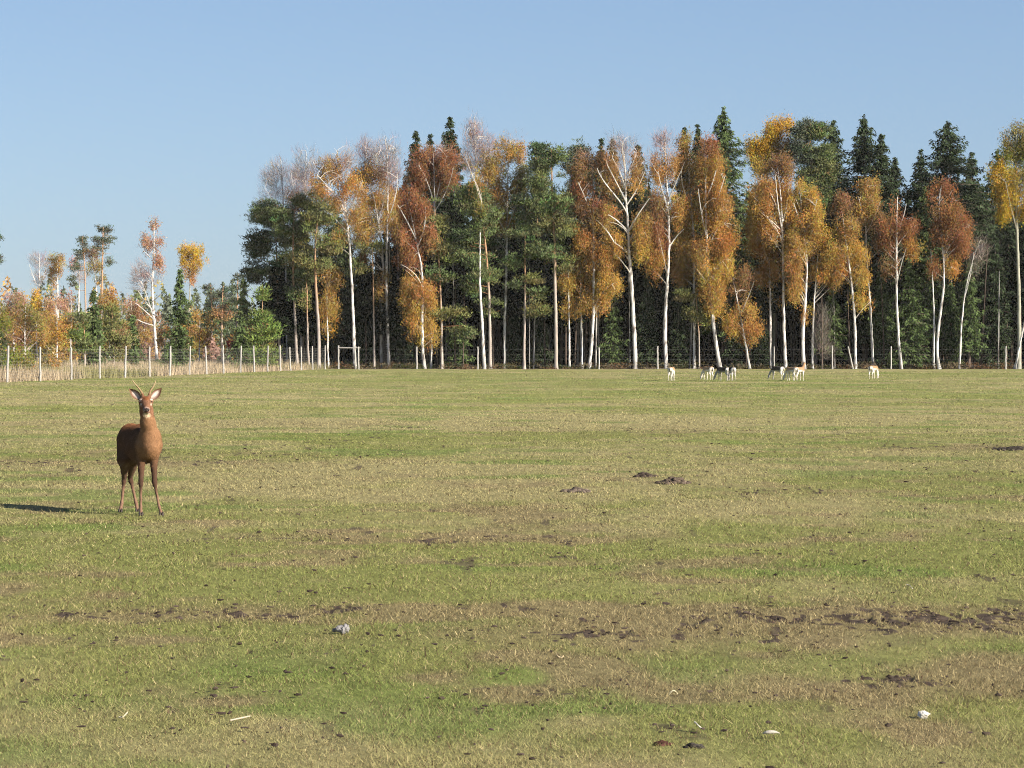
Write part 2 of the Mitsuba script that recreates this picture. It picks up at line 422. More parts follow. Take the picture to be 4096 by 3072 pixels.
def spruce_mesh(rng, H, zb, w, colour, fine=1.0, droop=0.25):
    """Branch and needle meshes of a spruce at the origin: height H, lowest boughs at zb, half width w."""
    needles, wood = Mesh(), Mesh()
    base = np.array(COL[colour])
    z = H - 0.25
    while z > zb:
        t = (H - z) / max(H - zb, 0.1)
        R = w * min(1.0, 0.04 + ((H - z) / min(7.5, 0.62 * H)) ** 0.85) * rng.uniform(0.72, 1.15)
        nb = 5 + int(3 * min(1, R))
        a0 = rng.random() * 6.28
        for b in range(nb):
            a = a0 + 6.283 * b / nb + rng.normal(0, 0.18)
            L = R * rng.uniform(0.45, 1.22)
            if rng.random() < 0.14: continue
            zj = rng.normal(0, 0.22)
            dirh = np.array([math.cos(a), math.sin(a), 0])
            s = np.linspace(0.12, 1, max(2, int(2 + L * 3.2 * fine)))
            zz = z + zj - droop * L * (s * 1.5 - 0.75 * s ** 2.4) * (0.4 + t) + 0.12 * L * (1 - t) * s
            line = dirh * (s * L)[:, None] + np.stack([0 * s, 0 * s, zz], 1)
            if L > 0.8:
                wood.add(*tube(line[[0, -1]], [0.03, 0.01], 3), np.array(DARKBARK) * 0.8)
            per = 7 if fine > 0.7 else 5
            C = np.repeat(line, per, 0)
            sp = np.repeat(0.12 + 0.22 * (1 - s) * min(L, 2), per)
            side = np.array([-dirh[1], dirh[0], 0])
            lat = rng.normal(0, 1, len(C)) * sp
            C = C + side * lat[:, None] + rng.normal(0, 0.06, C.shape)
            C[:, 2] -= rng.random(len(C)) * 0.42 * min(1, L)
            D = dirh * 0.7 + side * np.sign(lat)[:, None] * 0.6 + np.array([0, 0, -0.55])
            v, f = tris(rng, C, rng.uniform(0.11, 0.19, len(C)) / fine ** 0.5, 2.3, D, 0.5)
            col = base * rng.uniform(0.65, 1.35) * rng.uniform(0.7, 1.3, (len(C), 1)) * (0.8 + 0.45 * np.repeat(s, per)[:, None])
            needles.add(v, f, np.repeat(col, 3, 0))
        z -= rng.uniform(0.26, 0.48) / fine ** 0.6
    v, f = tris(rng, np.column_stack([rng.normal(0, 0.05, (26, 2)), H - rng.random(26) * 0.9]), 0.12, 2.6, np.array([[0, 0, 1.0]]), 0.6)
    needles.add(v, f, base)
    return needles, wood


def spruce(label, reg, d, apex, bottom, half, colour='spruce', seed=0, group=None, fine=1.0, trunk_r=0.17, lean=0.0):
    rng = np.random.default_rng(seed * 104729 + 5)
    ox, oy, sc = REG[reg]
    top = px(ox + apex[0] / sc, oy + apex[1] / sc, d)
    g = float(gz(top[0], d))
    H = top[2] - g
    zb = max(0.15, px(0, oy + bottom / sc, d)[2] - g)
    k = thing('spruce_tree', label, 'tree', group)
    o = np.array([top[0], d, g])
    nm, wm = spruce_mesh(rng, H, zb, half * d / FPX / sc, colour, fine)
    n = max(8, int(H / 1.2))
    line = np.column_stack([np.zeros(n) + rng.normal(0, 0.02, n), rng.normal(0, 0.02, n), np.linspace(-0.1, H, n)]) + o
    tv, tf = tube(line, np.linspace(trunk_r, 0.02, n), 6)
    put(_pk(k, 'trunk'), tv, tf, 'bark_material', bark_colours(rng, 'spruce', n, 6, line), True)
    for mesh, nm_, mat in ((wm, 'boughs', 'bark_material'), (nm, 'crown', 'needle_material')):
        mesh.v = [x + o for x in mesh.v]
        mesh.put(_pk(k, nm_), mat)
    return k
# --- front row of the wood, left end (region 2 of the photograph)
W = 'trees along the edge of the wood'
B, N_ = 'birch_tree', 'pine_tree'
FRONT = [
 (N_, 'dark leaning pine at the left end of the wood, ragged crown over the clearing', 'pine', 2, 263, [(322, 1555), (306, 1250), (296, 900), (285, 690)],
  [(195, 860, 75, 130, 'pinedark', 1.2), (250, 660, 105, 90, 'pine', 1.2), (170, 990, 60, 70, 'pinedark', 1.2), (310, 800, 90, 120, 'pine', .9), (270, 960, 70, 80, 'pine', .7)], .15, ()),
 (N_, 'second pine from the left end of the wood, green crown above a grey trunk', 'pine', 2, 260, [(417, 1555), (398, 1150), (396, 850), (405, 640)],
  [(400, 690, 110, 110, 'pine', 1.2), (430, 880, 80, 120, 'pineolive', 1.0), (420, 1110, 60, 60, 'pine', .9), (480, 600, 80, 80, 'pineolive', 1.0), (350, 600, 80, 60, 'pine', 1.)], .16, ()),
 (N_, 'pine with a bright orange upper trunk near the left end of the wood', 'pine', 2, 257, [(541, 1558), (531, 1200), (524, 850), (540, 660)],
  [(550, 690, 90, 110, 'pineolive', 1.0), (600, 820, 70, 80, 'pineolive', .9), (500, 930, 70, 80, 'pineolive', .8), (560, 960, 60, 50, 'pineolive', .7)], .19, ()),
 (N_, 'thin pine close behind the orange trunked pine at the left end', 'pine', 2, 259, [(484, 1556), (471, 1100), (463, 930)], [(468, 1000, 55, 80, 'pine', .7), (470, 1150, 40, 60, 'pineolive', .6)], .12, ()),
 (B, 'grey pink bare topped birch rising behind the leftmost pines', 'birch', 2, 270, [(360, 1500), (350, 900), (320, 330)],
  [(300, 440, 85, 120, 't_grey', 1.1), (350, 560, 110, 80, 't_pink', .9), (232, 590, 55, 70, 't_pink', .9), (400, 600, 70, 60, 'pink', .3)], .13, [[(345, 800), (290, 600), (240, 520)]]),
 (B, 'second bare topped grey birch from the left, behind green pines', 'birch', 2, 268, [(440, 1520), (452, 800), (465, 290)],
  [(465, 380, 70, 110, 't_grey', 1.2), (430, 470, 75, 90, 't_pink', 1.0), (490, 520, 60, 60, 't_amber', .8)], .13, [[(452, 760), (410, 560), (390, 420)]]),
 (B, 'slim leaning birch with thin amber top and spreading pale limbs, left part of the wood', 'birch', 2, 257.5, [(749, 1556), (741, 1200), (725, 880), (702, 640), (652, 290)],
  [(640, 350, 85, 100, 't_amber', 1.2), (620, 420, 80, 90, 'ochre', .35), (700, 540, 130, 110, 'amber', .55), (560, 500, 70, 90, 'ochre', .5), (770, 720, 100, 90, 'ochre', .8), (660, 780, 70, 60, 'gold', .45), (700, 330, 40, 90, 't_grey', .8)], .17,
  [[(700, 650), (610, 520), (540, 440)], [(715, 760), (640, 690), (570, 620)], [(705, 660), (760, 560), (800, 470)]]),
 (B, 'small golden birch hanging low between grey trunks in the left part of the wood', 'birch', 2, 259, [(596, 1540), (590, 1250), (588, 1000)],
  [(600, 1210, 50, 140, 'gold', 1.1), (640, 1080, 60, 70, 'ochre', .7), (600, 1000, 60, 60, 'ochre', .6)], .10, ()),
 (B, 'tall birch with a bare grey top and blotched white trunk behind the gap', 'birch', 2, 260, [(946, 1555), (938, 1250), (935, 950), (945, 600), (930, 215)],
  [(925, 320, 75, 130, 't_grey', 1.3), (960, 430, 60, 90, 't_pink', .9), (940, 540, 60, 90, 't_amber', .7), (915, 1080, 40, 100, 'ochre', .55), (960, 700, 55, 80, 'ochre', .45)], .16, [[(940, 700), (985, 560), (1000, 430)]]),
 (B, 'fan shaped amber birch with grey pink twig top, left of the tall grey topped birch', 'birch', 2, 262, [(905, 1520), (912, 1000), (898, 780), (868, 620), (812, 260)],
  [(815, 290, 60, 90, 't_pink', 1.2), (845, 470, 105, 110, 'ochre', .75), (890, 610, 110, 80, 'gold', .8), (800, 420, 60, 70, 't_amber', .8), (850, 740, 110, 80, 'ochre', .6), (800, 860, 90, 90, 'brown', .6)], .15,
  [[(880, 680), (790, 560), (750, 470)], [(885, 700), (925, 540), (940, 440)], [(895, 780), (830, 700), (770, 650)]]),
 (N_, 'thin dark trunked pine standing before the black gap in the wood', 'pine', 2, 258, [(860, 1556), (853, 1100), (842, 800)], [(840, 830, 70, 70, 'pineolive', .5), (800, 930, 60, 70, 'pineolive', .4)], .11, ()),
 (B, 'rust red birch with a low golden skirt and white foot', 'birch', 2, 256, [(1152, 1556), (1138, 1300), (1131, 1000), (1095, 790), (1050, 590)],
  [(1090, 620, 95, 90, 'rust', 1.1), (1110, 800, 110, 100, 'rust', 1.0), (1050, 940, 90, 70, 'rust', .9), (1110, 1110, 110, 90, 'amber', 1.3), (1140, 1190, 80, 70, 'gold', 1.1), (1150, 1330, 85, 80, 'gold', .9), (1080, 1270, 50, 40, 'amber', .6)], .17,
  [[(1110, 850), (1150, 740), (1160, 620)], [(1100, 810), (1040, 680), (1000, 610)]]),
 (B, 'many stemmed red brown birch with bare white forks high above the pines', 'birch', 2, 266, [(1190, 1500), (1200, 900), (1213, 560), (1205, 330)],
  [(1170, 380, 105, 100, 'rust', .9), (1290, 390, 90, 110, 'rust', .8), (1225, 300, 100, 50, 't_pink', 1.1), (1240, 470, 110, 80, 'brown', .5), (1100, 480, 60, 90, 'rust', .8)], .15,
  [[(1212, 600), (1255, 430), (1280, 330)], [(1205, 620), (1170, 480), (1120, 380)], [(1212, 640), (1290, 500), (1320, 400)]]),
 (N_, 'pine with low right hand boughs beside the golden skirted birch', 'pine', 2, 257, [(1253, 1558), (1250, 1250), (1240, 950), (1215, 640)],
  [(1215, 680, 70, 90, 'pineolive', 1.), (1250, 850, 90, 100, 'pineolive', 1.), (1240, 1000, 80, 60, 'pine', .8), (1280, 1240, 100, 45, 'pineolive', 1.1), (1370, 1330, 60, 60, 'pine', .9)], .14, ()),
 (N_, 'tall dense green pine with orange bark patches, left of the olive birch', 'pine', 2, 256.5, [(1531, 1558), (1522, 1100), (1500, 800), (1440, 490)],
  [(1430, 560, 90, 90, 'pine', 1.2), (1480, 700, 100, 110, 'pine', 1.2), (1430, 880, 110, 90, 'pine', 1.), (1500, 1000, 110, 70, 'pine', 1.), (1380, 790, 70, 80, 'pinedark', 1.), (1550, 1190, 70, 55, 'pine', .9), (1420, 1080, 60, 60, 'pine', .7)], .17, ()),
 (B, 'tall pale pinkish bare birch top rising highest left of centre', 'birch', 2, 274, [(1470, 1500), (1462, 800), (1452, 450), (1440, 100)],
  [(1440, 190, 55, 100, 't_pink', 1.3), (1445, 310, 80, 100, 't_grey', 1.2), (1510, 290, 65, 100, 't_pink', 1.0), (1400, 380, 60, 90, 't_amber', .8)], .14, [[(1455, 560), (1420, 420), (1385, 330)], [(1455, 520), (1495, 360), (1510, 250)]]),
 (B, 'birch with smooth white foot standing before the dense green pine', 'birch', 2, 255.5, [(1496, 1556), (1482, 1250), (1470, 900), (1480, 600)], [(1470, 640, 60, 70, 'olive', .4), (1450, 470, 60, 60, 'ochre', .4)], .17, ()),
 # region 3
 (B, 'olive gold birch with forked pale limbs between two pines', 'birch', 3, 259, [(169, 1555), (173, 1250), (178, 900), (181, 560), (200, 230)],
  [(200, 300, 85, 90, 'ochre', .7), (200, 240, 60, 50, 't_amber', .8), (100, 400, 85, 120, 'ochre', .8), (240, 460, 75, 110, 'olive', 1.0), (160, 560, 90, 90, 'ochre', .7), (160, 680, 70, 90, 'gold', .6), (120, 760, 50, 50, 'ochre', .5)], .15,
  [[(180, 620), (120, 460), (80, 350)], [(178, 760), (225, 640), (260, 540)], [(176, 780), (140, 700), (110, 640)]]),
 (N_, 'pine with tiered boughs and a grey trunk left of the white trunked pine', 'pine', 3, 256.5, [(284, 1556), (286, 1150), (290, 850), (300, 560)],
  [(300, 620, 80, 90, 'pine', 1.1), (270, 740, 100, 60, 'pine', 1.0), (340, 860, 80, 60, 'pine', 1.), (230, 930, 60, 50, 'pine', .9), (325, 1035, 60, 40, 'pineolive', 1.), (240, 1060, 50, 30, 'pine', .8), (365, 1110, 50, 35, 'pine', .9), (350, 1215, 75, 50, 'pineolive', 1.1)], .14, ()),
 (N_, 'tall full crowned green pine with a clear pale lower trunk', 'pine', 3, 256, [(466, 1557), (460, 950), (450, 640), (438, 280)],
  [(370, 310, 55, 70, 'pinedark', 1.2), (470, 330, 60, 60, 'pine', 1.1), (410, 450, 100, 100, 'pine', 1.2), (450, 600, 130, 90, 'pine', 1.2), (480, 740, 110, 90, 'pineolive', 1.1), (430, 880, 110, 70, 'pine', 1.), (525, 950, 50, 50, 'pineolive', 1.)], .19, ()),
 (B, 'thin pale birch trunk with a red ring, right of the full crowned pine', 'birch', 3, 256.5, [(545, 1556), (543, 1250), (539, 950)], [(530, 1060, 55, 70, 'gold', .8), (545, 1210, 40, 60, 'gold', .9)], .11, ()),
 (B, 'slender upright birch trunk under the low golden foliage', 'birch', 3, 257, [(618, 1553), (615, 1200), (611, 900)], [(640, 930, 85, 80, 'amber', .9), (600, 1080, 100, 80, 'gold', 1.2), (575, 1180, 60, 60, 'gold', .9)], .12, ()),
 (B, 'leaning birch with a rust brown top and heavy golden lower boughs', 'birch', 3, 256, [(656, 1556), (684, 1250), (685, 900), (681, 500), (670, 320)],
  [(640, 420, 95, 100, 'brown', 1.0), (730, 420, 80, 100, 'brown', .9), (590, 560, 70, 90, 'rust', .8), (700, 640, 110, 90, 'brown', .9), (640, 800, 90, 70, 'amber', .7), (730, 920, 110, 90, 'amber', 1.2), (750, 1080, 100, 90, 'gold', 1.3), (690, 1190, 80, 60, 'gold', 1.2), (650, 320, 60, 40, 't_pink', .9)], .16,
  [[(684, 700), (630, 560), (590, 480)], [(684, 650), (730, 520), (750, 420)]]),
 (B, 'large birch with bare widely branching white limbs and a straight white trunk', 'birch', 3, 255, [(926, 1557), (908, 1100), (888, 800), (876, 600), (862, 300)],
  [(850, 245, 75, 60, 't_grey', 1.2), (800, 370, 100, 110, 't_amber', .7), (920, 360, 80, 120, 't_amber', .7), (780, 500, 80, 80, 'ochre', .5), (930, 460, 70, 90, 'ochre', .4), (760, 700, 80, 80, 'ochre', .7), (800, 830, 80, 60, 'gold', .7), (940, 830, 75, 120, 'gold', .8), (960, 700, 60, 80, 'ochre', .7)], .21,
  [[(877, 650), (800, 545), (745, 480), (700, 400)], [(877, 620), (930, 520), (975, 420)], [(872, 520), (830, 410), (790, 340)], [(870, 480), (905, 380), (930, 300)], [(884, 760), (820, 700), (765, 665)], [(880, 900), (840, 850), (800, 825)], [(868, 400), (850, 320), (845, 260)], [(876, 590), (835, 520), (760, 380)], [(890, 760), (945, 655), (1005, 570)]]),
 (B, 'tall straight white birch with an upswept amber crown, right of the bare limbed birch', 'birch', 3, 255.5, [(1106, 1556), (1104, 1150), (1117, 900), (1112, 500), (1095, 220)],
  [(1085, 225, 60, 60, 't_pink', 1.2), (1100, 350, 90, 90, 't_amber', 1.0), (1095, 420, 90, 110, 'amber', .55), (1060, 620, 70, 110, 'brown', .9), (1050, 780, 80, 110, 'rust', .9), (1040, 950, 70, 90, 'amber', .8), (1160, 640, 50, 120, 'amber', .6), (1000, 660, 50, 80, 'brown', .7)], .19,
  [[(1103, 1000), (1075, 860), (1050, 760)], [(1112, 600), (1160, 470), (1190, 400)], [(1113, 640), (1070, 500), (1050, 420)], [(1117, 860), (1160, 790), (1200, 750)]]),
 (B, 'slim birch with a golden ochre column of leaves and pale knots', 'birch', 3, 257, [(1266, 1554), (1264, 1150), (1250, 700), (1240, 560), (1224, 240)],
  [(1215, 300, 70, 80, 'ochre', .7), (1240, 440, 75, 100, 'ochre', .8), (1230, 640, 75, 120, 'gold', .8), (1215, 850, 75, 120, 'gold', .9), (1200, 1000, 60, 90, 'ochre', .9)], .14, [[(1242, 600), (1200, 520), (1185, 420)]]),
 (N_, 'small thin pine with sparse low boughs in front of the golden column', 'pine', 3, 255.8, [(1292, 1553), (1286, 1250), (1270, 1080)], [(1225, 1125, 60, 40, 'pineolive', .9), (1265, 1220, 50, 50, 'pineolive', .6), (1305, 1290, 45, 60, 'pineolive', .8)], .09, ()),
 (B, 'leaning birch with a long teardrop crown of orange gold leaves', 'birch', 3, 255, [(1416, 1556), (1372, 1250), (1350, 950), (1340, 600), (1335, 240)],
  [(1340, 290, 55, 70, 'rust', 1.0), (1370, 430, 95, 110, 'amber', 1.1), (1390, 600, 110, 120, 'amber', 1.1), (1395, 780, 115, 120, 'amber', 1.1), (1390, 960, 105, 110, 'gold', 1.2), (1375, 1120, 75, 90, 'gold', 1.2), (1370, 1210, 45, 40, 'gold', 1.), (1310, 900, 60, 160, 'ochre', .7)], .19,
  [[(1342, 720), (1400, 560), (1440, 440)], [(1345, 800), (1300, 640), (1280, 520)], [(1338, 560), (1385, 420), (1400, 330)]]),
 (B, 'little orange birch leaning left with low hanging leaves', 'birch', 3, 254.8, [(1586, 1552), (1535, 1270), (1488, 1040)],
  [(1500, 1290, 65, 70, 'gold', 1.1), (1560, 1260, 70, 70, 'amber', 1.1), (1590, 1340, 65, 60, 'amber', 1.1), (1540, 1060, 60, 100, 'brown', .5)], .11, [[(1533, 1240), (1575, 1130), (1600, 1050)]]),
 # region 4
 (B, 'dusky birch with amber clumps left of the tallest front birch', 'birch', 4, 257, [(126, 1540), (121, 1050), (115, 740)],
  [(90, 860, 85, 90, 'amber', 1.0), (140, 960, 70, 70, 'amber', .8), (155, 1140, 45, 35, 'amber', .9), (40, 780, 70, 90, 'gold', .8), (80, 1020, 60, 60, 'amber', .7)], .14, ()),
 (B, 'white birch with a tall brown topped amber crown and twin upper stems', 'birch', 4, 255.3, [(212, 1546), (197, 1200), (190, 850), (178, 580), (155, 370)],
  [(175, 390, 75, 70, 'brown', 1.1), (150, 520, 110, 100, 'amber', .9), (90, 640, 90, 100, 'amber', .9), (220, 640, 70, 90, 'amber', .8), (40, 590, 60, 110, 'gold', .8), (120, 760, 90, 60, 'amber', .7)], .17,
  [[(190, 760), (160, 600), (140, 440)], [(188, 720), (215, 600), (225, 500)], [(185, 680), (130, 560), (90, 480)]]),
 (B, 'full golden birch, widest yellow crown right of centre', 'birch', 4, 255, [(321, 1545), (322, 1200), (336, 950), (318, 700), (300, 530)],
  [(310, 550, 80, 80, 'gold', 1.1), (330, 680, 110, 100, 'gold', 1.2), (370, 800, 80, 90, 'gold', 1.1), (290, 850, 100, 100, 'ochre', 1.1), (250, 1000, 70, 90, 'ochre', 1.), (270, 1100, 55, 60, 'gold', 1.), (335, 1240, 30, 70, 'amber', .8)], .18, [[(325, 780), (360, 670), (380, 580)], [(322, 760), (275, 660), (250, 600)]]),
 (B, 'slim white birch leaning right with a small golden crown', 'birch', 4, 255.6, [(366, 1546), (376, 1150), (396, 880)], [(440, 930, 75, 70, 'gold', 1.1), (400, 1020, 65, 60, 'gold', 1.), (470, 1030, 60, 60, 'amber', .9), (500, 940, 50, 60, 'ochre', .8)], .13, ()),
 ('bare_tree', 'dead grey young spruce without needles beside the golden birches', 'snag', 4, 255.2, [(423, 1545), (421, 1350), (419, 1130)], [(415, 1360, 45, 80, 't_dark', 1.3), (430, 1260, 40, 80, 't_dark', 1.1), (440, 1420, 60, 50, 't_dark', 1.0)], .08, ()),
 (B, 'left leaning white birch with yellow low boughs and brown top', 'birch', 4, 255, [(616, 1542), (604, 1200), (572, 920), (540, 680), (524, 560)],
  [(535, 620, 55, 65, 'brown', 1.0), (570, 760, 80, 70, 'ochre', 1.0), (590, 900, 90, 80, 'gold', 1.2), (640, 1020, 55, 50, 'gold', 1.1), (660, 1155, 60, 35, 'gold', 1.1), (485, 900, 55, 90, 'gold', 1.), (520, 1010, 50, 50, 'amber', .9)], .15, ()),
 (B, 'birch with a rounded amber top before dark spruces', 'birch', 4, 257, [(716, 1532), (706, 1250), (689, 900), (680, 600), (690, 460)],
  [(690, 510, 65, 60, 'ochre', 1.0), (680, 620, 90, 80, 'ochre', .9), (740, 700, 60, 80, 'brown', .8), (630, 670, 50, 60, 'brown', .7), (740, 830, 50, 60, 'brown', .5)], .13, [[(684, 720), (640, 620), (615, 560)], [(684, 760), (725, 660), (745, 590)]]),
 (B, 'forked white birch with thin rust tufts before dark spruces', 'birch', 4, 255, [(879, 1542), (858, 1250), (852, 1000), (848, 780), (852, 560)],
  [(860, 640, 60, 60, 'rust', .8), (890, 740, 90, 70, 'rust', 1.0), (800, 800, 55, 110, 'rust', .6), (940, 850, 50, 60, 'amber', .9), (820, 960, 60, 60, 'brown', .5)], .15, [[(856, 1080), (868, 960), (890, 860)], [(850, 780), (885, 680), (900, 600)]]),
 (B, 'straight bare birch pole left of the bright rust birch', 'birch', 4, 255.5, [(1066, 1532), (1056, 1060), (1048, 860)], [(1060, 950, 40, 60, 'rust', .5)], .12, ()),
 (B, 'bright rust red birch with a narrow ragged crown, right part of the wood', 'birch', 4, 254.8, [(1101, 1532), (1111, 1200), (1128, 1070), (1115, 800), (1108, 500)],
  [(1105, 540, 70, 60, 'rust', 1.2), (1150, 660, 90, 90, 'rust', 1.2), (1110, 760, 60, 70, 'rust', 1.1), (1200, 820, 75, 90, 'rust', 1.2), (1165, 940, 55, 70, 'amber', 1.0), (1250, 720, 40, 50, 'rust', .9), (1085, 980, 40, 40, 'rust', .6)], .15, ()),
 (B, 'nearly bare birch leaning right, next to the rust red birch', 'birch', 4, 255.2, [(1214, 1532), (1226, 1290), (1256, 1050), (1312, 860)], [(1320, 850, 50, 70, 't_grey', .9), (1290, 960, 50, 60, 't_dark', .8)], .11, [[(1240, 1150), (1275, 1000), (1290, 880)]]),
 (B, 'thin leaning birch at the right edge of the picture', 'birch', 4, 255, [(1532, 1542), (1588, 1260), (1618, 1090)], [(1630, 1050, 40, 60, 'ochre', .6)], .12, ()),
 ('aspen_tree', 'large yellow aspen with a dark trunk at the right edge of the wood', 'aspen', 4, 257, [(1556, 1530), (1554, 1050), (1545, 600), (1540, 190)],
  [(1535, 230, 75, 70, 'olive', 1.0), (1550, 350, 90, 80, 'lime', 1.0), (1470, 430, 90, 70, 'yellow', .8), (1560, 480, 90, 90, 'olive', 1.0), (1480, 560, 90, 70, 'yellow', .9), (1490, 670, 55, 50, 'yellow', 1.0), (1590, 600, 70, 90, 'yellow', .8), (1610, 260, 60, 90, 'olive', .9)], .22, [[(1548, 760), (1500, 620), (1460, 480)], [(1548, 700), (1590, 560), (1610, 420)]]),
 ('aspen_tree', 'bright yellow tree top between the tall spruce and the green pine', 'aspen', 4, 266, [(140, 1480), (150, 900), (160, 150)],
  [(180, 180, 85, 55, 'yellow', 1.2), (130, 260, 90, 75, 'yellow', 1.2), (30, 300, 80, 90, 'yellow', .9), (210, 290, 70, 70, 'gold', 1.0), (100, 380, 100, 70, 'gold', .9), (190, 130, 70, 30, 't_amber', .7)], .2, ()),
 (N_, 'tall blue green pine left of the black spruce, full to below mid height', 'pine', 4, 264, [(380, 1480), (375, 900), (350, 140)],
  [(310, 180, 60, 65, 'pineblue', 1.4), (390, 190, 60, 75, 'pine', 1.4), (330, 300, 80, 90, 'pineblue', 1.4), (410, 310, 75, 90, 'pine', 1.4), (430, 420, 75, 100, 'pine', 1.4), (360, 450, 80, 90, 'pine', 1.3), (410, 560, 75, 80, 'pine', 1.3), (340, 580, 60, 70, 'pine', 1.1)], .2, ()),
 (N_, 'small pine top peeping out behind the full crowned pine', 'pine', 3, 272, [(600, 1400), (600, 800), (600, 260)], [(600, 290, 50, 60, 'pineblue', 1.3), (570, 380, 60, 70, 'pineblue', 1.3), (620, 420, 50, 80, 'pine', 1.3), (590, 520, 60, 80, 'pine', 1.2)], .15, ()),
 (N_, 'dark pine top at the left shoulder of the full crowned pine', 'pine', 3, 268, [(350, 1400), (355, 800), (360, 280)], [(365, 290, 40, 50, 'pinedark', 1.1), (360, 420, 60, 80, 'pinedark', 1.1), (380, 560, 60, 70, 'pinedark', 1.)], .15, ()),
 (N_, 'green pine filling between the olive birch and tiered pine', 'pine', 3, 264, [(50, 1480), (60, 900), (60, 520)], [(40, 560, 80, 90, 'pine', 1.1), (90, 700, 80, 90, 'pine', 1.), (60, 860, 90, 80, 'pine', 1.), (130, 950, 60, 50, 'pine', .9), (20, 1000, 60, 50, 'pine', .9)], .15, ()),
 (B, 'slender grey birch trunk half hidden left of the golden skirted birch foot', 'birch', 2, 258, [(1190, 1552), (1188, 1250), (1180, 1100)], [(1180, 1200, 50, 60, 'gold', .6)], .10, ()),
 (B, 'amber birch behind the tiered pines, showing only a brown gold top', 'birch', 2, 266, [(1000, 1450), (1000, 900), (1000, 520)], [(1000, 560, 60, 80, 'rust', .9), (960, 690, 60, 80, 'amber', .8), (1010, 760, 70, 80, 'rust', .9)], .13, ()),
]
for s_, (name_, lab_, kind_, reg_, d_, trunk_, lobes_, r_, forks_) in enumerate(FRONT):
    lobe_tree(name_, lab_, 'tree', kind_, reg_, d_, trunk_, lobes_, r_, forks_, seed=s_ + 1)

# spruces of the edge and the skyline
SPR = [
 ('narrow dark spruce top left of the split spruce top, above the red brown birch', 2, 272, (1102, 180), 1350, 105, 'spruce'),
 ('open ragged spruce top beside the pale pinkish birch top', 2, 274, (1300, 100), 1350, 110, 'spruce'),
 ('small spruce top just left of the open ragged spruce', 2, 278, (1185, 215), 1300, 90, 'spruce'),
 ('small spruce tip over the amber birches, left of the bare limbed birch', 3, 272, (728, 230), 1350, 95, 'spruce'),
 ('pair partner spruce tip directly behind the bare limbed birch', 3, 274, (795, 222), 1300, 90, 'spruce'),
 ('low blunt spruce top right of the bare limbed birch', 3, 270, (940, 262), 1350, 110, 'spruce'),
 ('left one of two small spruce tops left of the tallest spruce', 3, 272, (1208, 160), 1350, 105, 'spruce'),
 ('right one of two small spruce tops left of the tallest spruce', 3, 271, (1284, 152), 1350, 105, 'spruce'),
 ('tallest spruce on the skyline, dark green and broad shouldered', 3, 262, (1430, 55), 1300, 175, 'sprucegreen'),
 ('black spruce standing right behind the blue green pine', 4, 268, (482, 122), 1350, 145, 'spruce'),
 ('tall ragged spruce in the middle of the right hand skyline', 4, 264, (660, 102), 1350, 185, 'spruce'),
 ('spruce leaning on the right shoulder of the ragged spruce', 4, 262, (757, 198), 1350, 160, 'spruce'),
 ('lower dark spruce right of the leaning shoulder spruce', 4, 268, (838, 335), 1350, 130, 'spruce'),
 ('spruce with a narrow tip left of the broad right hand spruce', 4, 268, (990, 305), 1350, 150, 'spruce'),
 ('broad spreading spruce, highest at the right end of the wood', 4, 263, (1142, 132), 1350, 260, 'spruce'),
 ('spruce on the right shoulder of the broad spreading spruce', 4, 266, (1282, 308), 1350, 150, 'spruce'),
 ('dark spruce behind the yellow aspen at the right edge', 4, 270, (1432, 285), 1350, 170, 'spruce'),
 ('fresh green young spruce before the forked white birch', 4, 256.5, (925, 940), 1480, 125, 'sprucegreen'),
 ('green young spruce right of the leaning nearly bare birch', 4, 257, (1272, 930), 1440, 85, 'sprucegreen'),
 ('dim green spruce behind the rust red birch', 4, 261, (1010, 500), 1380, 125, 'sprucegreen'),
 ('dim spruce between the golden birches and the rounded amber birch', 4, 259, (480, 1060), 1450, 90, 'sprucegreen'),
 ('shaded spruce with low boughs right of the bare limbed birch trunk', 3, 259, (990, 1000), 1500, 90, 'spruce'),
 ('dark spruce standing under the thin amber topped leaning birch', 2, 268, (640, 560), 1400, 130, 'pinedark'),
 ('dark narrow spruce filling behind the left end pines', 2, 270, (440, 640), 1400, 120, 'pinedark'),
]
for s_, (lab_, reg_, d_, ap_, bo_, ha_, co_) in enumerate(SPR):
    spruce(lab_, reg_, d_, ap_, bo_, ha_, co_, seed=s_ + 1)

for s_, (lab_, reg_, d_, ap_, bo_, ha_, co_) in enumerate([
    ('young shaded spruce between the slim leaning birch and the thin dark pine', 2, 262, (800, 1120), 1500, 70, 'spruce'),
    ('young shaded spruce left of the rust red birch with the golden skirt', 2, 261, (1030, 1190), 1500, 70, 'spruce'),
    ('young spruce under the low right hand boughs of the pine beside the golden skirt', 2, 260, (1345, 1180), 1490, 75, 'sprucegreen'),
    ('young shaded spruce between the forked olive gold birch and the tiered pine', 3, 262, (225, 1200), 1510, 75, 'spruce'),
    ('young shaded spruce left of the white trunked full crowned pine', 3, 261, (380, 1190), 1500, 70, 'spruce'),
    ('green young spruce between the rust topped leaning birch and the bare limbed birch', 3, 259, (795, 1110), 1490, 80, 'sprucegreen'),
    ('young shaded spruce right of the tall straight upswept birch', 3, 262, (1175, 1100), 1500, 75, 'spruce'),
    ('young spruce behind the little orange birch', 3, 260, (1480, 1130), 1500, 70, 'spruce'),
    ('young spruce left of the dusky amber birch', 4, 260, (60, 1160), 1500, 70, 'spruce'),
    ('green spruce behind the birch with a rounded amber top', 4, 259, (760, 950), 1490, 90, 'sprucegreen'),
    ('young spruce right of the bright rust birch foot', 4, 259, (1165, 1060), 1490, 65, 'sprucegreen'),
    ('tall dim spruce left of the yellow aspen trunk', 4, 261, (1420, 800), 1480, 110, 'spruce')]):
    spruce(lab_, reg_, d_, ap_, bo_, ha_, co_, seed=s_ + 201)

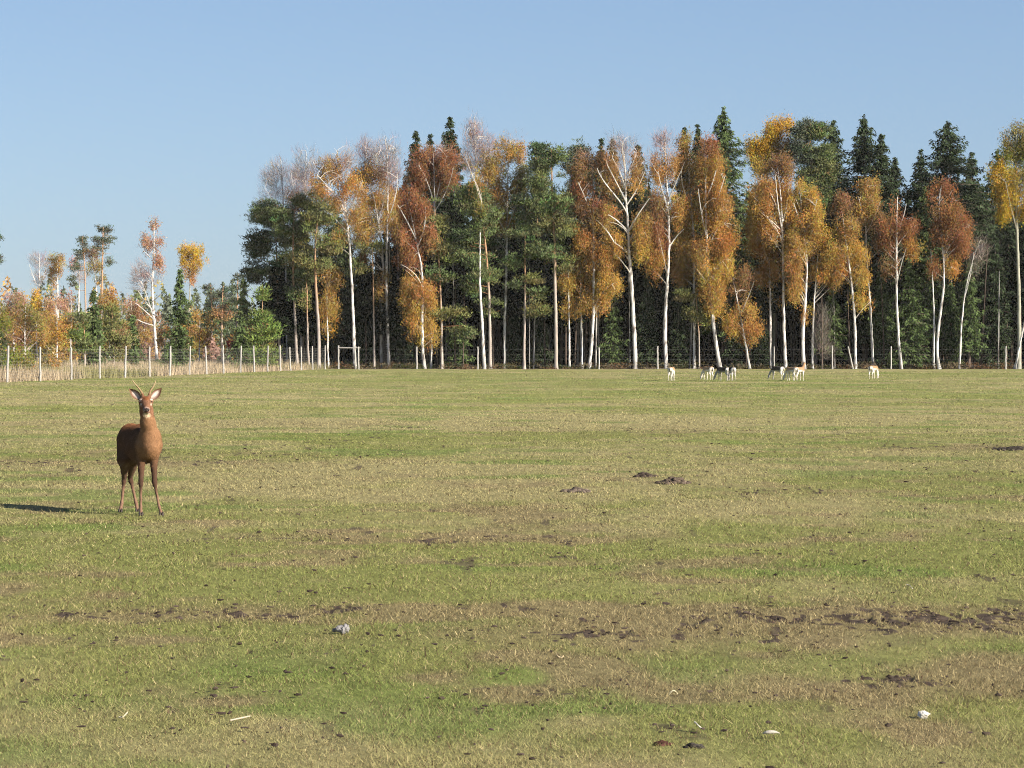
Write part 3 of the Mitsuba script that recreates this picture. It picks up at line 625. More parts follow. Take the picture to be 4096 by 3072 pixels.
# thin shaded trunks just inside the wood
rng = np.random.default_rng(77)
G = 'slender shaded trunks inside the wood'
near_by = [(REG[t[3]][0] + t[5][0][0] / REG[t[3]][2], ' '.join(t[1].split(',')[0].split()[:9])) for t in FRONT if t[4] < 262]
said = {}
n_in = 0
for q in range(80):
    xn = rng.uniform(1130, 4180)
    d_ = rng.uniform(257.5, 275)
    if 1290 < xn < 1420 and d_ < 268: continue
    pale_ = rng.random() < 0.45
    p0 = px(xn, 1475, d_); p0[2] = float(gz(p0[0], p0[1])) - 0.1
    Hh = rng.uniform(7, 13)
    n_ = 12
    line = np.column_stack([np.linspace(p0[0], p0[0] + rng.normal(0, 0.3), n_), np.linspace(d_, d_ + rng.normal(0, 0.3), n_), np.linspace(p0[2], Hh, n_)])
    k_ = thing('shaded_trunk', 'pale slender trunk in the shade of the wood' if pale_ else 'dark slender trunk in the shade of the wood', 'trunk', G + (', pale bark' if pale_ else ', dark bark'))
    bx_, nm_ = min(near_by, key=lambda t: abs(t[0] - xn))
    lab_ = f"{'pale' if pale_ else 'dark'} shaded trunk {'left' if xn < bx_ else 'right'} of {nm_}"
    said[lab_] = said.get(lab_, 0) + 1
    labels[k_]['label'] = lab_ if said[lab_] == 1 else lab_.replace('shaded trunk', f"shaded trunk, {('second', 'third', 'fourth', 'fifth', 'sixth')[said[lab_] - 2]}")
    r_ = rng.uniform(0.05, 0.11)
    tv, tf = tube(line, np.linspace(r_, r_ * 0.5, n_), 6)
    put(k_, tv, tf, 'bark_material', bark_colours(rng, 'birch' if pale_ else 'spruce', n_, 6, line) * (0.5 if pale_ else 0.8), True)  # bark colour dimmed to paint in the shade of the wood

# the dark thicket behind: spruces that read as one mass, shade put into their needle colour
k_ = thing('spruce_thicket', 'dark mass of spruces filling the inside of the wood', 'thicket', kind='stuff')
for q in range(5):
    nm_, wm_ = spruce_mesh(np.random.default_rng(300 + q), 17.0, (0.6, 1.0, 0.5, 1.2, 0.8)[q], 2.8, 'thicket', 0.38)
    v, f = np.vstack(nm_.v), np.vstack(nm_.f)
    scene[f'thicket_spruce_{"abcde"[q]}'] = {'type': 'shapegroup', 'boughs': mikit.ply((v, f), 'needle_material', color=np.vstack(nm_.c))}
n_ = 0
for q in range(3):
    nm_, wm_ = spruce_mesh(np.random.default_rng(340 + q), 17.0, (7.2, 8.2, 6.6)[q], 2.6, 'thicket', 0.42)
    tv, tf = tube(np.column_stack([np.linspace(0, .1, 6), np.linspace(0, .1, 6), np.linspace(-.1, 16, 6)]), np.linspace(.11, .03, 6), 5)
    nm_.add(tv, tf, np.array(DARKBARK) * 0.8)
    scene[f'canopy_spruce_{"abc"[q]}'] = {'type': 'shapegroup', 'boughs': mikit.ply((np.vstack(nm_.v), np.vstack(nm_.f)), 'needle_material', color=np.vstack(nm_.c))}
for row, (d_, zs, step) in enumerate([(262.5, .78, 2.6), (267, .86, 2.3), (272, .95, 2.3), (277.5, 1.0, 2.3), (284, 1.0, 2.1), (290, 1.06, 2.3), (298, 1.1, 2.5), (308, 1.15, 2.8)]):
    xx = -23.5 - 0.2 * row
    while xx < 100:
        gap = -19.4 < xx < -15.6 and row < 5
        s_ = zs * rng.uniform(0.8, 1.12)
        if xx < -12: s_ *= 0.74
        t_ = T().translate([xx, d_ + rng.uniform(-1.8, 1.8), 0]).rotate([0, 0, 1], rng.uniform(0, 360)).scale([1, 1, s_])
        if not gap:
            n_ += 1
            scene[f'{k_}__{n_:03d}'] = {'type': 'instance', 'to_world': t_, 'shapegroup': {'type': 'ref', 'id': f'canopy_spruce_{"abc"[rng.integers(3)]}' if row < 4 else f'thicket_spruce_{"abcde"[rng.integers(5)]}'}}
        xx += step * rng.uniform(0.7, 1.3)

# low growth, litter and fallen branches along the foot of the wood
rng = np.random.default_rng(404)
um = Mesh()
for q in range(210):
    x_, d_ = rng.uniform(-18, 60), 254.6 + rng.exponential(3.2)
    h_ = rng.uniform(0.15, 0.75)
    n_ = int(28 + 60 * h_)
    C = np.column_stack([x_ + rng.normal(0, 0.35 + h_ * 0.4, n_), d_ + rng.normal(0, 0.4, n_), rng.random(n_) * h_])
    v, f = tris(rng, C, rng.uniform(0.06, 0.13, n_), 2.2, np.array([[0, 0, 0.6]]), 1.0)
    um.add(v, f, np.array(((0.10, 0.085, 0.04), (0.06, 0.075, 0.03), (0.16, 0.09, 0.05), (0.20, 0.16, 0.10))[rng.integers(4)]) * np.repeat(rng.uniform(0.6, 1.4, (n_, 1)), 3, 0))
um.put(thing('undergrowth', 'low brown and green growth along the foot of the wood', 'undergrowth', kind='stuff'), 'leaf_material')
# ------------------------------------------------------------------ the clearing beyond the left fence
FAR = [
 (B, 'tall pale trunked birch with arched bare limbs standing alone in the clearing', 'birch', 1, 330, [(1262, 1250), (1240, 950), (1226, 700), (1238, 430), (1240, 190)],
  [(1240, 230, 38, 60, 'pink', .9), (1220, 370, 95, 90, 'pink', .8), (1270, 520, 65, 80, 'pink', .9), (1150, 560, 80, 110, 't_pink', 1.0), (1090, 660, 65, 80, 't_grey', .9), (1200, 640, 90, 90, 't_grey', .9)], .2,
  [[(1240, 950), (1200, 810), (1150, 660)], [(1236, 900), (1160, 800), (1120, 730)], [(1238, 960), (1180, 900), (1100, 830)], [(1245, 1020), (1150, 980), (1060, 920)], [(1245, 940), (1280, 890), (1310, 880)], [(1236, 820), (1280, 780), (1310, 760)]]),
 ('maple_tree', 'round topped golden maple high above the far green trees', 'aspen', 1, 440, [(1510, 1200), (1522, 780), (1535, 560)],
  [(1530, 415, 115, 55, 'yellow', 1.5), (1545, 490, 105, 60, 'yellow', 1.4), (1525, 570, 70, 50, 'amber', 1.3), (1520, 640, 45, 45, 'amber', 1.1)], .22, ()),
 (N_, 'tall pine with a flat tiered top left of the lone pale birch', 'pine', 1, 430, [(812, 1200), (822, 550), (835, 220)],
  [(830, 240, 65, 40, 'pineblue', 1.2), (845, 320, 95, 45, 'pineblue', 1.2), (790, 400, 60, 40, 'pineblue', .8), (880, 470, 40, 70, 'pineblue', .5)], .25, ()),
 (N_, 'narrow grey green pine left of the flat topped pine', 'pine', 1, 445, [(690, 1200), (688, 700), (670, 290)],
  [(668, 320, 40, 50, 'pineblue', 1.2), (650, 430, 50, 50, 'pineblue', 1.1), (690, 390, 40, 40, 'pineblue', 1.), (610, 540, 45, 60, 'pineblue', .8), (590, 650, 45, 50, 'pineblue', .8)], .2, ()),
 (B, 'olive gold tree crown hanging between the two tall far pines', 'birch', 1, 435, [(770, 1200), (770, 700), (745, 420)],
  [(740, 450, 70, 60, 'brown', .9), (760, 540, 80, 60, 'olive', .9), (800, 620, 70, 40, 'olive', 1.)], .15, ()),
 (B, 'bare pale tree with a fine twig fan, far left', 'birch', 1, 460, [(318, 1100), (316, 720), (320, 430)], [(315, 480, 90, 70, 't_grey', 1.1), (320, 590, 75, 80, 't_grey', .9)], .2, [[(316, 720), (270, 600), (250, 520)], [(316, 700), (365, 590), (385, 520)]]),
 (B, 'yellow crowned slim tree right of the bare fan tree, far left', 'birch', 1, 450, [(465, 1150), (468, 750), (462, 450)], [(470, 480, 75, 50, 'gold', 1.2), (440, 560, 80, 50, 'gold', 1.1), (430, 650, 40, 60, 'ochre', .8)], .2, ()),
 (B, 'bare grey birch between the yellow tree and the narrow pine', 'birch', 1, 455, [(640, 1150), (640, 800), (650, 520)], [(640, 580, 60, 90, 't_grey', 1.0), (600, 520, 40, 60, 'pink', .6)], .2, ()),
 (N_, 'pine whose branch tips reach in at the left edge of the picture', 'pine', 1, 430, [(-75, 1150), (-75, 700), (-70, 200)], [(-35, 300, 55, 25, 'pineblue', 1.2), (-40, 480, 60, 50, 'pineblue', 1.2), (-80, 230, 60, 50, 'pineblue', 1.), (-90, 390, 60, 60, 'pineblue', 1.)], .25, ()),
 (N_, 'dark blue green pine group tree at the left flank of the wood', 'pine', 1, 385, [(1705, 1230), (1700, 900), (1695, 680)], [(1695, 720, 70, 45, 'pineblue', 1.1), (1740, 790, 80, 60, 'pineblue', 1.1), (1680, 900, 60, 80, 'pinedark', 1.), (1690, 1010, 60, 60, 'pinedark', .9)], .2, ()),
 (N_, 'hazy pine with bronze patches right of the dark pine group', 'pine', 1, 370, [(1790, 1230), (1790, 900), (1800, 690)], [(1800, 740, 70, 60, 'pineblue', 1.), (1780, 900, 75, 80, 'brown', .9), (1830, 840, 60, 70, 'pineblue', .9), (1800, 1020, 70, 80, 'pinedark', .9)], .2, ()),
 (N_, 'pale trunked pine close by the left end of the wood', 'pine', 1, 300, [(1912, 1240), (1910, 900), (1912, 590)], [(1910, 620, 40, 40, 'pineblue', .8), (1930, 700, 60, 50, 'pineblue', .9), (1900, 780, 60, 50, 'pineblue', .7)], .16, ()),
 (B, 'brown pink thicket birch at the far left edge', 'birch', 1, 380, [(110, 1230), (110, 950), (115, 760)], [(110, 830, 90, 80, 'pink', 1.2), (60, 930, 70, 90, 'amber', 1.0), (160, 900, 60, 100, 'pink', 1.0)], .14, ()),
 (B, 'bright yellow thicket birch, strongest yellow among the left bushes', 'birch', 1, 340, [(300, 1240), (298, 1000), (292, 770)], [(290, 800, 55, 60, 'yellow', 1.4), (310, 870, 50, 40, 'yellow', 1.3)], .1, ()),
 (B, 'tall orange gold thicket birch with pale stems, left of the young pines', 'birch', 1, 330, [(455, 1250), (457, 1000), (452, 740)], [(450, 850, 90, 90, 'pink', .9), (420, 980, 90, 120, 'gold', 1.0), (480, 1060, 80, 110, 'gold', 1.0), (380, 1090, 60, 90, 'gold', .9)], .12, ()),
 (B, 'slim orange birch with a pale trunk beside the young pine clump', 'birch', 1, 335, [(565, 1240), (566, 1000), (570, 740)], [(560, 860, 60, 110, 'pink', .8), (540, 1000, 60, 110, 'gold', 1.0), (570, 1090, 50, 60, 'amber', .9)], .12, ()),
 (B, 'olive and gold bushy birch left of the orange thicket', 'birch', 1, 300, [(200, 1240), (205, 1050), (210, 860)], [(205, 900, 60, 70, 'olive', 1.2), (150, 1010, 90, 80, 'ochre', 1.1), (270, 1000, 80, 90, 'olive', 1.2), (180, 1100, 110, 60, 'brown', .9), (310, 1110, 70, 60, 'ochre', 1.0)], .12, ()),
 (B, 'green gold bush tree cut by the left edge', 'birch', 1, 290, [(-5, 1240), (0, 1050), (8, 860)], [(10, 900, 50, 70, 'olive', 1.1), (20, 1020, 65, 80, 'lime', 1.1), (0, 1110, 60, 50, 'sprucegreen', 1.1)], .1, ()),
 (B, 'amber bush tree rising behind the young pine clump', 'birch', 1, 330, [(880, 1240), (880, 1000), (880, 740)], [(880, 780, 60, 60, 'amber', 1.2), (900, 850, 70, 70, 'ochre', 1.1), (830, 830, 50, 70, 'ochre', .9)], .12, ()),
 (B, 'brownish birch bush left of the lone pale birch', 'birch', 1, 345, [(1060, 1240), (1060, 1000), (1060, 810)], [(1060, 860, 80, 60, 'pink', 1.0), (1100, 950, 70, 80, 'brown', .9), (1160, 1080, 60, 70, 'ochre', .9)], .12, ()),
 (B, 'golden brown bush right of the pointed green spruce', 'birch', 1, 300, [(1600, 1250), (1600, 1120), (1600, 920)], [(1590, 970, 40, 70, 'ochre', 1.1), (1650, 1130, 60, 70, 'amber', 1.), (1570, 1060, 50, 70, 'ochre', 1.)], .08, ()),
 (B, 'low amber bush at the foot of the lone pale birch', 'birch', 1, 300, [(1320, 1250), (1320, 1150), (1320, 1040)], [(1320, 1090, 60, 50, 'amber', 1.), (1290, 1150, 50, 40, 'ochre', 1.)], .06, ()),
 ('bush', 'small red leaved bush behind the fence near the wood', 'aspen', 1, 270, [(1855, 1260), (1855, 1200), (1855, 1150)], [(1855, 1160, 28, 26, 'red', 1.6), (1890, 1160, 20, 20, 'pink', 1.)], .04, ()),
 ('bush', 'yellow green bush right behind the leftmost fence posts', 'aspen', 1, 182, [(190, 1420), (190, 1330), (190, 1250)], [(150, 1290, 110, 60, 'lime', 1.2), (260, 1300, 80, 50, 'lime', 1.1), (200, 1350, 130, 40, 'olive', 1.1), (100, 1370, 60, 30, 'lime', 1.)], .04, ()),
 ('bush', 'bright green bush cut off at the left edge behind the first fence post', 'aspen', 1, 176, [(0, 1430), (2, 1390), (5, 1350)], [(5, 1370, 30, 40, 'sprucegreen', 1.6), (30, 1340, 30, 40, 'lime', 1.1)], .03, ()),
 ('bush', 'straw green bush between the second and third fence posts', 'aspen', 1, 200, [(400, 1400), (400, 1330), (400, 1280)], [(390, 1300, 60, 40, 'olive', 1.0), (450, 1320, 50, 40, 'ochre', .9)], .04, ()),
 (N_, 'bright lime green young pine at the left corner of the wood', 'pine', 1, 236, [(2115, 1400), (2112, 1100), (2110, 710)], [(2112, 750, 26, 55, 'pinelime', 2.2), (2112, 830, 45, 70, 'pinelime', 1.9), (2105, 930, 65, 80, 'pinelime', 1.6), (2135, 1050, 80, 90, 'pinelime', 1.5), (2095, 1120, 70, 80, 'pinelime', 1.5), (2105, 1220, 90, 80, 'pinelime', 1.4), (2120, 1310, 80, 50, 'pinelime', 1.3)], .1, ()),
 (N_, 'broad olive young pine right of the young spruce clump', 'pine', 1, 226, [(915, 1370), (912, 1150), (905, 870)], [(905, 910, 50, 60, 'pineolive', 1.4), (890, 1010, 90, 70, 'pineolive', 1.3), (940, 1110, 100, 70, 'pineolive', 1.3), (900, 1200, 110, 60, 'pineolive', 1.1), (950, 1250, 60, 40, 'pineolive', 1.)], .1, ()),
 (N_, 'low dense young pine at the left of the green clump', 'pine', 1, 222, [(680, 1370), (675, 1150), (665, 900)], [(660, 950, 60, 60, 'pine', 1.4), (640, 1070, 80, 70, 'pinelime', 1.3), (700, 1160, 90, 60, 'pine', 1.3), (640, 1200, 60, 40, 'pinelime', 1.2)], .1, ()),
]
for s_, (name_, lab_, kind_, reg_, d_, trunk_, lobes_, r_, forks_) in enumerate(FAR):
    lobe_tree(name_, lab_, 'bush' if name_ == 'bush' else 'tree', kind_, reg_, d_, trunk_, lobes_, r_, forks_, seed=s_ + 101, lod=0.62 if d_ > 280 else 0.9)
for s_, (lab_, d_, ap_, bo_, ha_, co_, fi_) in enumerate([
        ('pointed green spruce below the golden maple', 236, (1448, 570), 1330, 120, 'sprucegreen', 1.0),
        ('bushy young spruce, tallest of the green clump left of the lone birch', 224, (752, 745), 1330, 130, 'sprucegreen', 1.0),
        ('small spruce just left of the lone birch trunk', 230, (1068, 940), 1340, 90, 'sprucegreen', 1.0),
        ('wide low spruce right behind the seventh fence post', 226, (1360, 1150), 1340, 110, 'sprucegreen', 1.0),
        ('grey green spruce, left one of three far spruces near the left end of the wood', 395, (1690, 690), 1260, 95, 'pineblue', .7),
        ('grey green spruce, middle one of three far spruces near the left end of the wood', 405, (1795, 665), 1260, 95, 'pineblue', .7),
        ('grey green spruce, right one of three far spruces near the left end of the wood', 380, (1870, 640), 1260, 90, 'pineblue', .7),
        ('dark spruce touching the left flank of the wood', 262, (1960, 640), 1330, 110, 'pine', .8),
        ('dark low spruce behind the fence at the left flank of the wood', 246, (1945, 950), 1340, 100, 'sprucegreen', .8)]):
    spruce(lab_, 1, d_, ap_, bo_, ha_, co_, seed=s_ + 61, fine=fi_, trunk_r=0.1)

# far wood that closes the horizon
rng = np.random.default_rng(5)
fm = Mesh()
for d_, n_, hs in ((610, 46, 11.5), (720, 90, 15.5), (800, 120, 17.5), (900, 120, 18.5)):
    for x_ in np.linspace(-d_ * 0.30, d_ * 0.24, n_) + rng.normal(0, 1.0, n_):
        H = hs * rng.uniform(0.72, 1.2) * (1.0 + 0.15 * math.sin(x_ * 0.05 + d_))
        y_ = d_ + rng.uniform(-18, 18)
        con = rng.random() < 0.78
        w_ = rng.uniform(1.5, 2.6)
        n = 170
        t = rng.random(n) ** 0.9
        rr_ = w_ * ((1 - t) ** 0.75 + 0.05) if con else w_ * 1.25 * np.sqrt(np.clip(1 - (2 * t - 1.0) ** 2, 0.02, 1))
        a_ = rng.random(n) * 6.283
        C = np.column_stack([x_ + rr_ * np.cos(a_), y_ + rr_ * np.sin(a_), 0.3 + t * H])
        v, f = tris(rng, C, rng.uniform(0.5, 0.95, n), 1.5)
        col = np.array(COL['pineblue'] if con and rng.random() < 0.6 else COL['pine'] if con else COL[('amber', 'ochre', 'olive')[rng.integers(3)]]) * rng.uniform(0.75, 1.25)
        fm.add(v, f, col * np.repeat(rng.uniform(0.7, 1.3, (n, 1)), 3, 0))
k_ = thing('far_wood', 'far hazy wood of conifers and some autumn trees along the horizon', 'wood', kind='stuff')
fm.put(k_, 'needle_material')

fm = Mesh()
rng = np.random.default_rng(15)
for q in range(95):
    d_ = rng.uniform(330, 540)
    x_ = rng.uniform(-0.22, -0.068) * d_
    H = rng.uniform(3.5, 7.5) * d_ / 400
    w_ = H * rng.uniform(0.22, 0.4)
    n = 330
    t = rng.random(n)
    rr_ = w_ * np.sqrt(rng.random(n)) * (0.35 + 1.1 * np.sin(np.pi * np.clip(t * 0.85 + 0.1, 0, 1)))
    a_ = rng.random(n) * 6.283
    C = np.column_stack([x_ + rr_ * np.cos(a_), d_ + rr_ * np.sin(a_), 0.1 + t * H])
    v, f = tris(rng, C, rng.uniform(0.25, 0.5, n), 1.6)
    kk = ('t_amber', 'ochre', 'olive', 'pink', 't_pink', 'ochre', 'pine', 'gold')[rng.integers(8)]
    fm.add(v, f, np.array(COL[kk]) * rng.uniform(0.7, 1.15) * np.repeat(rng.uniform(0.7, 1.3, (n, 1)), 3, 0))
fm.put(thing('autumn_scrub', 'brown and gold scrub of saplings in front of the far wood', 'scrub', kind='stuff'), 'leaf_material')

# rough straw grass beyond the left fence
rng = np.random.default_rng(8)
n = 120000
d_ = 150 + 160 * rng.random(n) ** 1.25
x_ = rng.uniform(-0.235, -0.03, n) * d_
ok = (x_ < left_fence_x(d_) - 0.3) | (d_ > 262)
ok &= (x_ < left_fence_x(d_) + 4) & (np_noise(x_ * 0.6, d_ * 0.3) > 0.22)
x_, d_ = x_[ok], d_[ok]
tall = 0.35 + 0.85 * np_noise(x_ * 0.35 + 8, d_ * 0.2) ** 1.2
C = np.column_stack([x_, d_, gz(x_, d_) + 0.4 * tall])
v, f = tris(rng, C, rng.uniform(0.03, 0.075, len(C)), (tall / 0.045)[:, None] * rng.uniform(0.6, 1.1, (len(C), 1)), np.array([[0, 0, 1.0]]), 0.22)
green = np.clip((np_noise(x_ * 0.25 + 40, d_ * 0.12) - 0.5) * 3 + np.clip((-25.5 - x_) / 4, 0, .6) * (d_ < 200), 0, 0.8)[:, None]
col = (np.array(STRAW) * (1.05 - green) + np.array((0.17, 0.18, 0.06)) * green) * rng.uniform(0.7, 1.3, (len(C), 1))
k_ = thing('tall_grass', 'tall dry straw coloured grass beyond the left fence', 'grass', kind='stuff')
put(k_, v, f, 'grass_material', np.repeat(col, 3, 0))

# ------------------------------------------------------------------ fences
rng = np.random.default_rng(21)
WOOD = (0.36, 0.345, 0.33)


def post(key, x, y, h, r=0.068, lean=0.0, tone=1.0):
    g = float(gz(x, y))
    n = 7
    line = np.column_stack([x + np.linspace(0, lean, n) + rng.normal(0, 0.012, n), y + np.linspace(0, rng.normal(0, 0.04), n), np.linspace(g - 0.3, g + h, n)])
    v, f = tube(line, r * rng.uniform(0.9, 1.1) * np.linspace(1.05, 0.92, n), 9)
    v[-10:-1, 2] += (v[-10:-1, 0] - line[-1, 0]) * rng.normal(0, 0.35)
    c = np.array(WOOD) * tone * np.clip(rng.normal(1, 0.1, (len(v), 1)), 0.7, 1.25)
    put(key, v, f, 'bark_material', c, 40 and True)
    return line[-1]


def fence_depth(xn):
    return (-30.8 - 0.1429 * 160.8) / ((xn - 2048) / FPX - 0.1429)


k_ = thing('pasture_fence', 'weathered round post and wire fence running along the left side of the meadow', 'fence')
tops = []
for xn in (-130, 28, 161, 286, 399, 500, 598, 679, 757, 827, 894, 960, 1018, 1070, 1122, 1162, 1205, 1250, 1300):
    d_ = fence_depth(xn)
    h_ = rng.normal(2.2, 0.05)
    tops.append(post(_pk(k_, 'post'), (xn - 2048) / FPX * d_, d_, h_, lean=rng.normal(0, 0.05)))


def wires(tops, heights, stay, r):
    m = Mesh()
    for a, b in zip(tops[:-1], tops[1:]):
        ga, gb = float(gz(a[0], a[1])), float(gz(b[0], b[1]))
        for h in heights:
            m.add(*tube(np.array([[a[0], a[1], ga + h], [b[0], b[1], gb + h]]), r, 3), (0.30, 0.30, 0.29))
        L = np.linalg.norm(b - a)
        for s in np.arange(stay, L - 0.1, stay) / L if stay else ():
            p = a * (1 - s) + b * s
            g = ga * (1 - s) + gb * s
            m.add(*tube(np.array([[p[0], p[1], g + heights[0]], [p[0], p[1], g + heights[-1]]]), r * 0.8, 3), (0.30, 0.30, 0.29))
    return m


wires(tops, (0.12, 0.3, 0.48, 0.66, 0.86, 1.06, 1.28, 1.5, 1.75, 2.0), 0.3, 0.0042).put(_pk(k_, 'wire_mesh'), 'bark_material')
k_ = thing('pasture_fence', 'widely spaced pale post and wire fence along the front of the wood', 'fence')
tops = []
for xn, ln in ((1434, 0), (1550, 0), (1667, 0), (1789, 0), (1911, 0), (2033, 0), (2155, 0), (2275, 0), (2396, 0), (2513, 0), (2630, 0), (2747, 0), (2864, 0), (2980, 0), (3096, 0), (3212, 0), (3329, 0), (3415, -0.55), (3564, 0), (3680, 0), (3797, 0), (3910, 0), (4023, 0), (4140, 0)):
    if xn in (1550, 1789, 2033, 2155, 2275, 2513, 2747, 2864, 2980, 3212, 3680, 3797, 3910):
        continue
    d_ = 253.6
    tops.append(post(_pk(k_, 'post'), (xn - 2048) / FPX * d_, d_, rng.normal(2.18, 0.04), r=0.075, lean=ln, tone=1.1))
wires(tops, (0.4, 0.9, 1.4, 1.9), 0, 0.002).put(_pk(k_, 'wire'), 'bark_material')
k_ = thing('field_gate', 'pale wooden gate frame with a top rail at the corner of the wood', 'gate')
gt = [post(_pk(k_, 'post'), (xn - 2048) / FPX * 254.0, 254.0, 2.25, r=0.085, tone=1.1) for xn in (1354, 1421)]
v, f = tube(np.array([gt[0] + (-0.05, -0.09, -0.22), gt[1] + (0.5, -0.09, -0.2)]), 0.05, 6)
put(_pk(k_, 'rail'), v, f, 'bark_material', WOOD)

# ------------------------------------------------------------------ animals
def smin(a, b, k):
    h = np.clip(0.5 + 0.5 * (b - a) / k, 0, 1)
    return b * (1 - h) + a * h - k * h * (1 - h)


def surface(prims, res, pad=0.06):
    """A smooth skin round the bones: (a, b, ra, rb, k) tapered capsules joined by a smooth union; surface nets."""
    pts = np.vstack([[p[0], p[1]] for p in prims])
    rmax = max(max(p[2], p[3]) for p in prims)
    lo, hi = pts.min(0) - rmax - pad, pts.max(0) + rmax + pad
    n = np.ceil((hi - lo) / res).astype(int) + 1
    ax = [lo[i] + res * np.arange(n[i]) for i in range(3)]
    D = np.full(n, 1e3)
    for a, b, ra, rb, k in prims:
        a, b = np.asarray(a, float), np.asarray(b, float)
        r = max(ra, rb) + k + 0.1
        l3, h3 = np.minimum(a, b) - r, np.maximum(a, b) + r
        sl = tuple(slice(max(0, int((l3[i] - lo[i]) / res)), min(n[i], int((h3[i] - lo[i]) / res) + 2)) for i in range(3))
        X, Y, Z = np.meshgrid(ax[0][sl[0]], ax[1][sl[1]], ax[2][sl[2]], indexing='ij')
        ab = b - a
        t = np.clip(((X - a[0]) * ab[0] + (Y - a[1]) * ab[1] + (Z - a[2]) * ab[2]) / max(ab @ ab, 1e-9), 0, 1)
        q = np.sqrt((X - a[0] - t * ab[0]) ** 2 + (Y - a[1] - t * ab[1]) ** 2 + (Z - a[2] - t * ab[2]) ** 2) - (ra + (rb - ra) * t)
        D[sl] = smin(D[sl], q, k)
    s = D < 0
    cells = np.zeros(np.array(n) - 1, int)
    for di, dj, dk in np.ndindex(2, 2, 2):
        cells += s[di:n[0] - 1 + di, dj:n[1] - 1 + dj, dk:n[2] - 1 + dk]
    act = (cells > 0) & (cells < 8)
    idx = np.full(act.shape, -1); idx[act] = np.arange(act.sum())
    I = np.argwhere(act)
    acc, cnt = np.zeros((len(I), 3)), np.zeros((len(I), 1))
    corners = list(np.ndindex(2, 2, 2))
    for c0 in corners:
        for axis in range(3):
            if c0[axis]: continue
            c1 = list(c0); c1[axis] = 1
            d0, d1 = D[tuple((I + c0).T)], D[tuple((I + c1).T)]
            cross = (d0 < 0) != (d1 < 0)
            t = np.where(cross, d0 / np.where(cross, d0 - d1, 1), 0)
            p = I + np.array(c0) + t[:, None] * (np.array(c1) - np.array(c0))
            acc += np.where(cross[:, None], p, 0); cnt += cross[:, None]
    V = lo + res * acc / np.maximum(cnt, 1)
    F = []
    for axis in range(3):
        o = [(1, 2), (2, 0), (0, 1)][axis]
        sh = [slice(0, n[i] - 1) if i == axis else slice(1, n[i] - 1) for i in range(3)]
        up = [slice(1, n[i]) if i == axis else slice(1, n[i] - 1) for i in range(3)]
        e = np.argwhere(s[tuple(sh)] != s[tuple(up)])
        for i in range(3):
            if i != axis: e[:, i] += 1
        ins = s[tuple(e.T)]
        def cell(du, dv):
            c = e.copy(); c[:, o[0]] -= du; c[:, o[1]] -= dv
            return idx[tuple(c.T)]
        quad = np.stack([cell(0, 0), cell(1, 0), cell(1, 1), cell(0, 1)], 1)
        quad[~ins] = quad[~ins][:, ::-1]
        F.append(quad)
    F = np.vstack(F)
    F = F[(F >= 0).all(1)]
    return V, np.vstack([F[:, [0, 1, 2]], F[:, [0, 2, 3]]])


def vnormals(v, f):
    n = np.zeros_like(v)
    fn = np.cross(v[f[:, 1]] - v[f[:, 0]], v[f[:, 2]] - v[f[:, 0]])
    for k in range(3): np.add.at(n, f[:, k], fn)
    return unit(n)


